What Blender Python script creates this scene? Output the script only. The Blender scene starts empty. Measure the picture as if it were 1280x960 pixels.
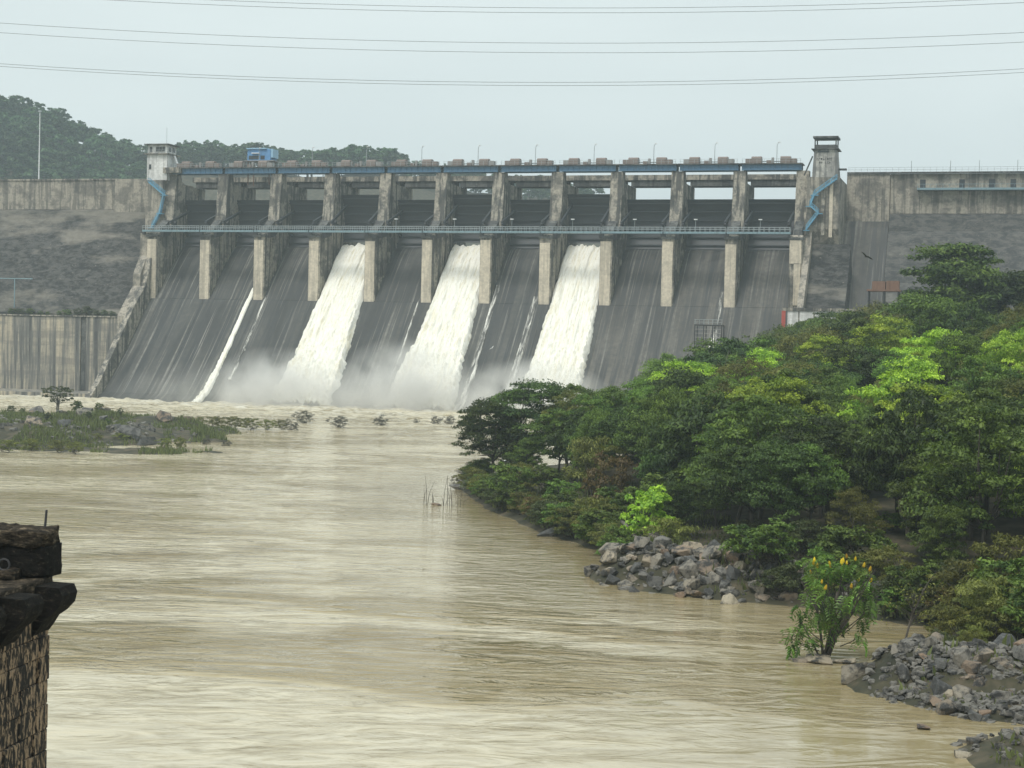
import bpy, bmesh, math, random
import numpy as np
from mathutils import Matrix, Vector

# ------------------------------------------------------------------ camera, sky, sun, exposure
SC = bpy.context.scene
COL = SC.collection
F_PX, ROLL, YH, HC = 2150.0, math.radians(1.35), 438.0, 14.5      # photo pixels (1280 x 960)
PITCH = math.atan((480 - YH) / F_PX)
cam_d = bpy.data.cameras.new('camera'); cam = bpy.data.objects.new('camera', cam_d); COL.objects.link(cam)
cam_d.sensor_width = 36.0; cam_d.lens = F_PX / 1280 * 36.0; cam_d.clip_start = 0.5; cam_d.clip_end = 12000
cam.matrix_world = (Matrix.Translation((0, 0, HC)) @ Matrix.Rotation(math.radians(90) - PITCH, 4, 'X')
                    @ Matrix.Rotation(ROLL, 4, 'Z'))
SC.camera = cam

SUN_EL, SUN_AZ = math.radians(58), math.radians(-150)   # azimuth from +Y, clockwise: high, a little behind the camera
world = bpy.data.worlds.new('World'); SC.world = world; world.use_nodes = True
wn = world.node_tree; wn.nodes.clear()
def wnode(t, **k):
    n = wn.nodes.new(t)
    for a, b in k.items(): setattr(n, a, b)
    return n
sky = wnode('ShaderNodeTexSky', sky_type='NISHITA', sun_disc=False, sun_elevation=SUN_EL, sun_rotation=SUN_AZ,
            altitude=150, air_density=1.0, dust_density=6.0, ozone_density=1.0)
hs = wnode('ShaderNodeHueSaturation'); hs.inputs['Saturation'].default_value = 0.15; hs.inputs['Value'].default_value = 0.06
wn.links.new(sky.outputs[0], hs.inputs['Color'])
wtc = wnode('ShaderNodeTexCoord'); wmp = wnode('ShaderNodeMapping'); wmp.inputs['Scale'].default_value = (1, 1, 3.5)
wno = wnode('ShaderNodeTexNoise'); wno.inputs['Scale'].default_value = 2.2; wno.inputs['Detail'].default_value = 3
wn.links.new(wtc.outputs['Generated'], wmp.inputs[0]); wn.links.new(wmp.outputs[0], wno.inputs['Vector'])
wcr = wnode('ShaderNodeValToRGB')
wcr.color_ramp.elements[0].position = 0.3; wcr.color_ramp.elements[0].color = (0.405, 0.462, 0.47, 1)
wcr.color_ramp.elements[1].position = 0.7; wcr.color_ramp.elements[1].color = (0.495, 0.552, 0.553, 1)
wn.links.new(wno.outputs['Fac'], wcr.inputs[0])
wad = wnode('ShaderNodeMix', data_type='RGBA', blend_type='ADD'); wad.inputs['Factor'].default_value = 0.15
wn.links.new(wcr.outputs[0], wad.inputs['A']); wn.links.new(hs.outputs[0], wad.inputs['B'])
wbg = wnode('ShaderNodeBackground'); wbg.inputs['Strength'].default_value = 1.0
wn.links.new(wad.outputs['Result'], wbg.inputs['Color'])
wo = wnode('ShaderNodeOutputWorld'); wn.links.new(wbg.outputs[0], wo.inputs['Surface'])

sun_d = bpy.data.lights.new('sun', 'SUN'); sun = bpy.data.objects.new('sun', sun_d); COL.objects.link(sun)
sun_d.energy = 1.5; sun_d.angle = math.radians(24); sun_d.color = (1.0, 0.96, 0.9)
sdir = Vector((math.sin(SUN_AZ) * math.cos(SUN_EL), math.cos(SUN_AZ) * math.cos(SUN_EL), math.sin(SUN_EL)))
sun.rotation_euler = sdir.to_track_quat('Z', 'Y').to_euler()

SC.view_settings.view_transform = 'Standard'; SC.view_settings.look = 'None'
SC.view_settings.exposure = 0.68; SC.view_settings.gamma = 1.0; SC.view_settings.use_curve_mapping = False
cy = SC.cycles
cy.use_denoising = True
try: cy.denoiser = 'OPENIMAGEDENOISE'
except Exception: pass
cy.max_bounces = 6; cy.diffuse_bounces = 3; cy.glossy_bounces = 3; cy.transmission_bounces = 3; cy.volume_bounces = 2
cy.transparent_max_bounces = 8; cy.caustics_reflective = False; cy.caustics_refractive = False
cy.sample_clamp_indirect = 6.0

# ------------------------------------------------------------------ pixel helpers (photo pixel -> point on a known plane)
def ray(px, py):
    xr, yr = px - 640, py - 480
    x = xr * math.cos(ROLL) + yr * math.sin(ROLL); y = -xr * math.sin(ROLL) + yr * math.cos(ROLL)
    c, s = math.cos(PITCH), math.sin(PITCH); u = -y / F_PX
    return (x / F_PX, c + u * s, -s + u * c)
def onz(px, py, z=0.0):
    d = ray(px, py); t = (z - HC) / d[2]; return Vector((d[0] * t, d[1] * t, z))
def onY(px, py, Y):
    d = ray(px, py); t = Y / d[1]; return Vector((d[0] * t, Y, HC + d[2] * t))
def to_px(X, Y, Z):
    c, s = math.cos(PITCH), math.sin(PITCH); z = Z - HC
    f = Y * c - z * s; u = Y * s + z * c
    x, y = F_PX * X / f, -F_PX * u / f
    return 640 + x * math.cos(ROLL) - y * math.sin(ROLL), 480 + x * math.sin(ROLL) + y * math.cos(ROLL)

# ------------------------------------------------------------------ numpy noise
_rng = np.random.default_rng(7)
_PERM = _rng.permutation(256); _VAL = _rng.random(256) * 2 - 1
def vnoise(x, y):
    xi = np.floor(x).astype(int); yi = np.floor(y).astype(int); fx = x - xi; fy = y - yi
    fx = fx * fx * (3 - 2 * fx); fy = fy * fy * (3 - 2 * fy)
    def h(a, b): return _VAL[_PERM[(_PERM[a & 255] + b) & 255]]
    return ((h(xi, yi) * (1 - fx) + h(xi + 1, yi) * fx) * (1 - fy) + (h(xi, yi + 1) * (1 - fx) + h(xi + 1, yi + 1) * fx) * fy)
def fbm(x, y, o=4, g=0.5):
    s = np.zeros_like(np.asarray(x, float)); a = 1.0
    for i in range(o):
        s = s + a * vnoise(x + 17.3 * i, y - 9.1 * i); x = x * 2.03; y = y * 2.03; a *= g
    return s

# ------------------------------------------------------------------ materials
MATS = {}
class NT:
    def __init__(self, name):
        self.m = bpy.data.materials.new(name); self.m.use_nodes = True; MATS[name] = self.m
        self.t = self.m.node_tree; self.b = self.t.nodes['Principled BSDF']; self.out = self.t.nodes['Material Output']
    def n(self, t, **k):
        x = self.t.nodes.new(t)
        for a, b in k.items(): setattr(x, a, b)
        return x
    def l(self, a, b): self.t.links.new(a, b)
    def pos(self, scale=(1, 1, 1), rot=0.0, off=(0, 0, 0), src='Position'):
        if src == 'Position': o = self.n('ShaderNodeNewGeometry').outputs['Position']
        else: o = self.n('ShaderNodeTexCoord').outputs['Object']
        if rot:
            r = self.n('ShaderNodeMapping'); r.inputs['Rotation'].default_value = (0, 0, rot); self.l(o, r.inputs[0]); o = r.outputs[0]
        m = self.n('ShaderNodeMapping'); m.inputs['Scale'].default_value = scale; m.inputs['Location'].default_value = off
        self.l(o, m.inputs[0]); return m.outputs[0]
    def noise(self, vec, scale=1.0, detail=4, rough=0.55, dist=0.0):
        x = self.n('ShaderNodeTexNoise'); x.inputs['Scale'].default_value = scale; x.inputs['Detail'].default_value = detail
        x.inputs['Roughness'].default_value = rough; x.inputs['Distortion'].default_value = dist
        self.l(vec, x.inputs['Vector']); return x.outputs['Fac']
    def ramp(self, fac, stops):
        r = self.n('ShaderNodeValToRGB'); cr = r.color_ramp
        while len(cr.elements) < len(stops): cr.elements.new(0.5)
        for e, (p, c) in zip(cr.elements, stops):
            e.position = p; e.color = (c, c, c, 1) if isinstance(c, (int, float)) else (*c, 1)
        self.l(fac, r.inputs[0]); return r.outputs[0]
    def mix(self, fac, a, b, mode='MIX'):
        x = self.n('ShaderNodeMix', data_type='RGBA', blend_type=mode)
        for v, k in ((fac, 'Factor'), (a, 'A'), (b, 'B')):
            if isinstance(v, (int, float)): x.inputs[k].default_value = v if k == 'Factor' else (v, v, v, 1)
            elif isinstance(v, tuple): x.inputs[k].default_value = (*v, 1)
            else: self.l(v, x.inputs[k])
        return x.outputs['Result']
    def math(self, op, a, b=0.0, clamp=False):
        x = self.n('ShaderNodeMath', operation=op, use_clamp=clamp)
        for i, v in enumerate((a, b)):
            if isinstance(v, (int, float)): x.inputs[i].default_value = v
            else: self.l(v, x.inputs[i])
        return x.outputs[0]
    def bump(self, h, strength=0.3, dist=0.1, normal=None):
        x = self.n('ShaderNodeBump'); x.inputs['Strength'].default_value = strength; x.inputs['Distance'].default_value = dist
        self.l(h, x.inputs['Height'])
        if normal is not None: self.l(normal, x.inputs['Normal'])
        return x.outputs[0]
    def set(self, col=None, rough=None, normal=None, spec=None):
        for v, k in ((col, 'Base Color'), (rough, 'Roughness'), (normal, 'Normal'), (spec, 'Specular IOR Level')):
            if v is None: continue
            if isinstance(v, (int, float)): self.b.inputs[k].default_value = v
            elif isinstance(v, tuple): self.b.inputs[k].default_value = (*v, 1)
            else: self.l(v, self.b.inputs[k])
        return self.m

TH, Z0 = 0.281175, 422.81                 # dam axis, fitted to the eleven bays of 15.2 m

def concrete(name, light, mid, dark, streak=0.5, dirt=0.45, rough=0.9):
    """weathered concrete: vertical run-off streaks and blotches of algae"""
    m = NT(name)
    p = m.pos((0.75, 0.75, 0.045), TH)
    s = m.noise(p, 1.0, 5, 0.65)
    b = m.noise(m.pos((0.14, 0.14, 0.2)), 1.0, 5, 0.6)
    f = m.noise(m.pos((1, 1, 1)), 1.6, 6, 0.65)
    c = m.mix(m.ramp(f, [(0.4, 0.0), (0.58, 1.0)]), mid, light)
    k = m.noise(m.pos((0.5, 0.5, 0.35), 0, (4, 9, 2)), 1.0, 6, 0.7)
    c = m.mix(m.math('MULTIPLY', m.ramp(k, [(0.52, 0.0), (0.6, 1.0)]), dirt), c, tuple(x * 1.7 for x in dark))
    c = m.mix(m.math('MULTIPLY', m.ramp(s, [(0.49, 0.0), (0.57, 1.0)]), streak), c, dark)
    c = m.mix(m.math('MULTIPLY', m.ramp(b, [(0.51, 0.0), (0.59, 1.0)]), dirt), c, dark)
    lift = m.n('ShaderNodeSeparateXYZ'); m.l(m.n('ShaderNodeNewGeometry').outputs['Position'], lift.inputs[0])
    wv = m.n('ShaderNodeMath', operation='FRACT'); m.l(m.math('MULTIPLY', lift.outputs['Z'], 0.42), wv.inputs[0])
    jl = m.ramp(wv.outputs[0], [(0.0, 0.72), (0.05, 1.0)])
    c = m.mix(0.6, c, jl, 'MULTIPLY')
    m.set(c, rough, m.bump(f, 0.4, 0.06)); return m.m
concrete('concrete_pale', (0.62, 0.55, 0.43), (0.5, 0.44, 0.35), (0.07, 0.07, 0.065), 0.3, 0.16)
concrete('concrete_stained', (0.4, 0.36, 0.29), (0.25, 0.23, 0.195), (0.04, 0.042, 0.042), 0.85, 0.7)
concrete('concrete_wall', (0.38, 0.34, 0.275), (0.27, 0.245, 0.205), (0.055, 0.056, 0.054), 0.6, 0.55)
concrete('concrete_dark', (0.14, 0.14, 0.13), (0.08, 0.082, 0.08), (0.03, 0.032, 0.033), 0.8, 0.6)
concrete('whitewash', (0.78, 0.78, 0.76), (0.62, 0.62, 0.6), (0.2, 0.2, 0.19), 0.4, 0.2)
concrete('tower_grey', (0.5, 0.49, 0.45), (0.38, 0.37, 0.33), (0.1, 0.1, 0.1), 0.75, 0.45)

def streaked_wall(name):
    """the low river wall: broad pale and grey vertical run-off stripes"""
    m = NT(name)
    s = m.noise(m.pos((0.55, 0.55, 0.022), TH), 1.0, 6, 0.75)
    f = m.noise(m.pos(), 1.2, 6, 0.65)
    h = m.noise(m.pos((0.05, 0.05, 0.45)), 1.0, 3, 0.5)
    c = m.ramp(s, [(0.4, (0.06, 0.06, 0.058)), (0.48, (0.17, 0.165, 0.15)), (0.55, (0.36, 0.32, 0.25)), (0.62, (0.52, 0.45, 0.33))])
    c = m.mix(m.math('MULTIPLY', m.ramp(h, [(0.5, 0.0), (0.6, 1.0)]), 0.45), c, (0.12, 0.12, 0.115))
    c = m.mix(m.ramp(f, [(0.3, 0.35), (0.6, 0.0)]), c, (0.1, 0.1, 0.1))
    m.set(c, 0.9, m.bump(f, 0.4, 0.08)); return m.m
streaked_wall('concrete_striped')

def masonry(name, light, mid, dark, patch):
    m = NT(name)
    p = m.pos((0.5, 0.5, 1.2), TH)
    br = m.n('ShaderNodeTexBrick'); br.inputs['Scale'].default_value = 0.55; br.inputs['Mortar Size'].default_value = 0.02
    br.inputs['Color1'].default_value = (0.35, 0.35, 0.35, 1); br.inputs['Color2'].default_value = (0.75, 0.75, 0.75, 1)
    br.inputs['Mortar'].default_value = (0.15, 0.15, 0.15, 1)
    pm = m.n('ShaderNodeMapping'); pm.inputs['Rotation'].default_value = (math.radians(90), 0, 0); m.l(m.pos((1, 1, 1), TH), pm.inputs[0])
    m.l(pm.outputs[0], br.inputs['Vector'])
    n1 = m.noise(p, 0.8, 7, 0.75, 0.6); n2 = m.noise(p, 2.2, 5, 0.75); n3 = m.noise(m.pos((0.03, 0.03, 0.11)), 1.0, 5, 0.6)
    c = m.mix(m.ramp(n1, [(0.43, 0.0), (0.57, 1.0)]), dark, mid)
    c = m.mix(0.35, c, br.outputs['Color'], 'MULTIPLY')
    c = m.mix(m.ramp(n2, [(0.62, 0.0), (0.7, 0.7)]), c, light)
    c = m.mix(m.math('MULTIPLY', m.ramp(n3, [(0.55, 0.0), (0.64, 1.0)]), patch), c, light)
    m.set(c, 0.95, m.bump(n2, 0.25, 0.1)); return m.m
masonry('masonry_dark', (0.3, 0.275, 0.225), (0.088, 0.086, 0.08), (0.018, 0.019, 0.019), 0.45)
masonry('masonry_grey', (0.27, 0.255, 0.22), (0.13, 0.127, 0.118), (0.055, 0.057, 0.057), 0.4)

def chute_mat(name, a, b, lightstreak):
    m = NT(name)
    s = m.noise(m.pos((0.55, 0.022, 0.022), TH), 1.0, 6, 0.7)
    s2 = m.noise(m.pos((1.7, 0.03, 0.03), TH, (31, 5, 2)), 1.0, 3, 0.6)
    f = m.noise(m.pos(), 0.8, 6, 0.65)
    c = m.mix(m.ramp(s, [(0.42, 0.0), (0.58, 1.0)]), a, b)
    wet = m.noise(m.pos((0.09, 0.03, 0.03), TH, (7, 3, 0)), 1.0, 4, 0.6)
    c = m.mix(m.ramp(wet, [(0.42, 0.0), (0.6, 0.7)]), c, tuple(x * 0.55 for x in a))
    c = m.mix(m.math('MULTIPLY', m.ramp(s2, [(0.57, 0.0), (0.68, 1.0)]), 0.75), c, lightstreak)
    c = m.mix(m.ramp(f, [(0.35, 0.5), (0.6, 0.0)]), c, (0.03, 0.033, 0.034))
    m.set(c, m.ramp(s, [(0.3, 0.45), (0.6, 0.75)]), m.bump(f, 0.35, 0.08)); return m.m
chute_mat('chute_wet', (0.012, 0.015, 0.016), (0.085, 0.084, 0.076), (0.25, 0.24, 0.21))
chute_mat('chute_dry', (0.022, 0.024, 0.024), (0.12, 0.112, 0.096), (0.2, 0.19, 0.165))

def paint(name, col, rust=(0.1, 0.06, 0.04), amount=0.35, rough=0.55):
    m = NT(name)
    n = m.noise(m.pos(), 1.4, 6, 0.7); v = m.noise(m.pos((2.2, 2.2, 0.2)), 1.0, 4, 0.6)
    c = m.mix(m.math('MULTIPLY', m.ramp(v, [(0.5, 0.0), (0.68, 1.0)]), amount), col, rust)
    c = m.mix(m.ramp(n, [(0.3, 0.3), (0.6, 0.0)]), c, tuple(x * 0.6 for x in col))
    m.set(c, rough); return m.m
paint('blue_girder', (0.08, 0.185, 0.3), (0.06, 0.08, 0.09))
paint('blue_walk', (0.19, 0.29, 0.33), (0.08, 0.09, 0.09), 0.5)
paint('blue_stair', (0.12, 0.33, 0.48), (0.1, 0.12, 0.13), 0.6)
paint('gate_steel', (0.028, 0.034, 0.04), (0.03, 0.025, 0.02), 0.4)
paint('dark_steel', (0.035, 0.037, 0.04), (0.05, 0.035, 0.025), 0.4)
paint('rail_grey', (0.34, 0.38, 0.39), (0.12, 0.1, 0.08), 0.3)
paint('hoist_brown', (0.2, 0.155, 0.135), (0.12, 0.09, 0.08), 0.5)
paint('hoist_grey', (0.26, 0.25, 0.24), (0.14, 0.12, 0.1), 0.5)
paint('lamp_white', (0.75, 0.76, 0.76), (0.3, 0.28, 0.25), 0.15)
paint('cabin_blue', (0.11, 0.27, 0.5), (0.08, 0.12, 0.2), 0.3)
paint('cabin_pale_blue', (0.3, 0.5, 0.66), (0.2, 0.25, 0.3), 0.3)
paint('rust_orange', (0.2, 0.115, 0.08), (0.1, 0.055, 0.035), 0.6, 0.9)
paint('red_post', (0.4, 0.07, 0.05), (0.2, 0.06, 0.04), 0.4)
paint('window_dark', (0.03, 0.035, 0.04), (0.05, 0.05, 0.05), 0.2, 0.2)
paint('cable', (0.22, 0.24, 0.25), (0.15, 0.15, 0.15), 0.2)
paint('bird_dark', (0.03, 0.028, 0.026), (0.06, 0.05, 0.04), 0.2)
paint('bird_white', (0.8, 0.8, 0.78), (0.7, 0.7, 0.68), 0.2)

def foam_mat(name, tan):
    m = NT(name)
    s = m.noise(m.pos((1.5, 0.16, 0.16), TH), 1.0, 5, 0.7, 0.3)
    f = m.noise(m.pos((1, 0.55, 0.55), TH), 1.5, 6, 0.72, 0.5)
    c = m.mix(m.ramp(s, [(0.3, 0.0), (0.5, 1.0)]) if tan[0] > 0.3 else m.ramp(s, [(0.45, 0.0), (0.65, 1.0)]), tan, (0.84, 0.83, 0.755))
    c = m.mix(m.ramp(f, [(0.32, 0.6), (0.46, 0.0)]), c, tuple(x * 0.9 for x in tan))
    nb = m.bump(s, 0.5, 0.4); nb = m.bump(f, 0.6, 0.2, nb)
    m.set(c, 0.65, nb, 0.25)
    m.b.inputs['Subsurface Weight'].default_value = 0.0
    return m.m
foam_mat('falling_water', (0.7, 0.65, 0.49))
foam_mat('thin_water', (0.09, 0.09, 0.085))

def water_mat():
    m = NT('muddy_water')
    g = m.n('ShaderNodeNewGeometry')
    pr = m.pos((1, 1, 1), TH)                                    # dam frame: y is distance from the pier noses
    rot = m.n('ShaderNodeMapping'); rot.inputs['Location'].default_value = (0, 0, 0)
    off = m.n('ShaderNodeVectorMath', operation='SUBTRACT'); off.inputs[1].default_value = (0, Z0, 0); m.l(g.outputs['Position'], off.inputs[0])
    mp = m.n('ShaderNodeMapping'); mp.inputs['Rotation'].default_value = (0, 0, TH); m.l(off.outputs[0], mp.inputs[0])
    sep = m.n('ShaderNodeSeparateXYZ'); m.l(mp.outputs[0], sep.inputs[0])
    # turbulent foam: thick below the spillway toe, thinning downstream
    mr = m.n('ShaderNodeMapRange'); mr.inputs['From Min'].default_value = -175; mr.inputs['From Max'].default_value = -30
    mr.inputs['To Min'].default_value = -0.03; mr.inputs['To Max'].default_value = 0.33; m.l(sep.outputs['Y'], mr.inputs['Value'])
    fn = m.noise(m.pos((0.13, 0.55, 0.3)), 1.0, 7, 0.68, 1.2)
    fo = m.ramp(m.math('ADD', fn, mr.outputs[0]), [(0.64, 0.0), (0.8, 1.0)])
    fs = m.noise(m.pos((0.05, 0.33, 0.3), 0.12, (3, 8, 0)), 1.0, 6, 0.6, 1.6)   # long streaks of bubbles carried by the current
    fl = m.math('MULTIPLY', m.ramp(fs, [(0.5, 0.0), (0.535, 1.0), (0.555, 1.0), (0.6, 0.0)]), 0.3)
    fn2 = m.noise(m.pos((0.6, 1.6, 1)), 1.0, 4, 0.6, 0.6)
    fl = m.math('MULTIPLY', fl, m.ramp(fn2, [(0.4, 0.0), (0.6, 1.0)]))
    mud = m.noise(m.pos((0.02, 0.05, 0.05)), 1.0, 4, 0.5)
    c = m.mix(m.ramp(mud, [(0.35, 0.0), (0.65, 1.0)]), (0.235, 0.185, 0.09), (0.31, 0.255, 0.14))
    fc = m.ramp(m.noise(m.pos((0.35, 0.9, 0.5)), 1.0, 5, 0.7, 0.8), [(0.4, (0.44, 0.38, 0.26)), (0.58, (0.72, 0.69, 0.58))])
    c = m.mix(m.math('MAXIMUM', fo, fl), c, fc)
    r = m.mix(fo, 0.06, 0.55)
    w1 = m.noise(m.pos((0.3, 0.62, 0.5)), 1.0, 4, 0.55, 1.2)
    w2 = m.noise(m.pos((1.1, 3.2, 1)), 1.0, 5, 0.65, 0.5)
    calm = m.ramp(m.noise(m.pos((0.035, 0.075, 0.05), 0, (9, 2, 0)), 1.0, 4, 0.55, 0.7), [(0.46, 0.05), (0.56, 1.0)])
    CALM0 = calm
    m2 = m.n('ShaderNodeMapRange'); m2.inputs['From Min'].default_value = -360; m2.inputs['From Max'].default_value = -220; m2.inputs['To Max'].default_value = 1.6; m.l(sep.outputs['Y'], m2.inputs['Value'])
    calm = m.math('MAXIMUM', calm, m2.outputs[0])          # choppier towards the spillway
    sh_ = m.n('ShaderNodeAttribute'); sh_.attribute_name = 'tint'; calm = m.math('MULTIPLY', calm, sh_.outputs['Fac'])   # sheltered along the bank
    nb = m.bump(m.math('MULTIPLY', w1, calm), 0.85, 0.85); nb = m.bump(m.math('MULTIPLY', w2, calm), 0.35, 0.06, nb)
    smooth_pale = m.math('MULTIPLY', m.math('MULTIPLY', m.math('SUBTRACT', 1.0, CALM0), m.ramp(m.noise(m.pos((0.25, 0.6, 0.5), 0, (5, 1, 0)), 1.0, 5, 0.65, 1.5), [(0.35, 0.25), (0.6, 1.0)])), m.math('MULTIPLY', sh_.outputs['Fac'], 0.85))
    c = m.mix(smooth_pale, c, (0.65, 0.585, 0.425))               # paler colour on the smooth patches, weaker along the bank
    m.set(c, r, nb, 0.5); m.b.inputs['IOR'].default_value = 1.33
water_mat()

def leaf_mat(name, a, b, trans=0.3, spec=0.3):
    """leaf colour runs from a to b by a random tint stored per leaf; some light passes through"""
    m = NT(name)
    at = m.n('ShaderNodeAttribute'); at.attribute_name = 'tint'
    oi = m.n('ShaderNodeObjectInfo')
    c = m.mix(at.outputs['Fac'], a, b)
    hv = m.n('ShaderNodeHueSaturation'); m.l(c, hv.inputs['Color'])
    m.l(m.math('ADD', m.math('MULTIPLY', oi.outputs['Random'], 0.75), 0.62), hv.inputs['Value'])
    m.l(m.math('ADD', m.math('MULTIPLY', oi.outputs['Random'], 0.035), 0.482), hv.inputs['Hue'])
    c = hv.outputs['Color']
    m.set(c, 0.5, None, spec)
    tr = m.n('ShaderNodeBsdfTranslucent'); m.l(m.mix(1.0, c, (1.0, 1.0, 0.55), 'MULTIPLY'), tr.inputs['Color'])
    ms = m.n('ShaderNodeMixShader'); ms.inputs[0].default_value = trans
    m.l(m.b.outputs[0], ms.inputs[1]); m.l(tr.outputs[0], ms.inputs[2]); m.l(ms.outputs[0], m.out.inputs['Surface'])
    return m.m
leaf_mat('leaf_dark', (0.016, 0.036, 0.009), (0.105, 0.17, 0.034))
leaf_mat('leaf_mid', (0.032, 0.068, 0.013), (0.17, 0.255, 0.04))
leaf_mat('leaf_lime', (0.15, 0.26, 0.025), (0.46, 0.6, 0.06))
leaf_mat('leaf_feather', (0.05, 0.1, 0.018), (0.22, 0.335, 0.055))
leaf_mat('leaf_olive', (0.08, 0.095, 0.022), (0.25, 0.26, 0.06))
leaf_mat('leaf_grey', (0.045, 0.065, 0.025), (0.12, 0.15, 0.055))
leaf_mat('leaf_brown', (0.135, 0.101, 0.041), (0.257, 0.216, 0.068))
leaf_mat('leaf_drift', (0.045, 0.043, 0.035), (0.1, 0.095, 0.07), 0.1)
leaf_mat('leaf_hill', (0.030, 0.068, 0.030), (0.088, 0.155, 0.061))
leaf_mat('leaf_glossy', (0.05, 0.11, 0.02), (0.19, 0.32, 0.05), 0.3, 0.5)
leaf_mat('grass_blade', (0.07, 0.085, 0.03), (0.17, 0.19, 0.07))
leaf_mat('flower_yellow', (0.55, 0.38, 0.02), (0.75, 0.55, 0.04))

def simple_noise(name, stops, scale, rough=0.9, bump=0.4, bd=0.05, src='Position', vec=(1, 1, 1)):
    m = NT(name); n = m.noise(m.pos(vec, src=src), scale, 7, 0.65)
    m.set(m.ramp(n, stops), rough, m.bump(n, bump, bd)); return m
simple_noise('bark', [(0.35, (0.03, 0.025, 0.02)), (0.65, (0.11, 0.095, 0.075))], 3.0, vec=(1, 1, 0.3))
simple_noise('bark_pale', [(0.35, (0.12, 0.11, 0.09)), (0.65, (0.25, 0.235, 0.2))], 3.0, vec=(1, 1, 0.3))
simple_noise('earth', [(0.35, (0.018, 0.02, 0.01)), (0.5, (0.045, 0.042, 0.022)), (0.65, (0.1, 0.08, 0.05))], 0.5)

def rock_mat():
    m = NT('boulder_stone')
    oi = m.n('ShaderNodeObjectInfo')
    n = m.noise(m.pos(), 1.3, 7, 0.7); n2 = m.noise(m.pos(), 7.0, 5, 0.7)
    sc_ = m.n('ShaderNodeSeparateColor'); m.l(oi.outputs['Color'], sc_.inputs[0])
    base = m.ramp(sc_.outputs[0], [(0.0, (0.06, 0.064, 0.066)), (0.35, (0.17, 0.163, 0.145)), (0.65, (0.25, 0.22, 0.17)), (0.8, (0.22, 0.15, 0.1)), (1.0, (0.38, 0.335, 0.25))])
    c = m.mix(m.ramp(n, [(0.42, 1.0), (0.54, 0.0)]), base, (0.035, 0.035, 0.033))
    c = m.mix(m.ramp(n2, [(0.55, 0.0), (0.75, 0.5)]), c, (0.3, 0.28, 0.24))
    m.set(c, 0.75, m.bump(n2, 0.9, 0.12))
rock_mat()

def old_stone():
    m = NT('algae_stone')
    n = m.noise(m.pos((1, 1, 0.36)), 11.0, 6, 0.68, 0.3); n2 = m.noise(m.pos((1, 1, 0.35)), 2.0, 4, 0.6); n3 = m.noise(m.pos(), 30.0, 4, 0.6)
    tan = m.mix(n3, (0.15, 0.1, 0.06), (0.5, 0.37, 0.24))
    f = m.math('ADD', m.math('MULTIPLY', n, 0.8), m.math('MULTIPLY', n2, 0.25))
    c = m.mix(m.ramp(f, [(0.51, 0.0), (0.57, 1.0)]), (0.011, 0.0095, 0.008), tan)
    m.set(c, 0.9, m.bump(n, 0.5, 0.03))
    m = NT('algae_black')
    n = m.noise(m.pos((1, 1, 2.5)), 6.0, 6, 0.7); n2 = m.noise(m.pos(), 22.0, 4, 0.7)
    c = m.ramp(n, [(0.4, (0.005, 0.005, 0.0045)), (0.58, (0.014, 0.0125, 0.01)), (0.72, (0.09, 0.075, 0.055))])
    m.set(c, 0.95, m.bump(n2, 1.0, 0.06), 0.2)
    m = NT('algae_ledge')
    n = m.noise(m.pos((1, 1, 3.0)), 5.0, 6, 0.7); n2 = m.noise(m.pos(), 22.0, 4, 0.7)
    c = m.ramp(n, [(0.38, (0.01, 0.009, 0.007)), (0.54, (0.06, 0.048, 0.034)), (0.66, (0.22, 0.175, 0.12))])
    m.set(c, 0.95, m.bump(n2, 1.0, 0.06), 0.2)
old_stone()

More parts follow.
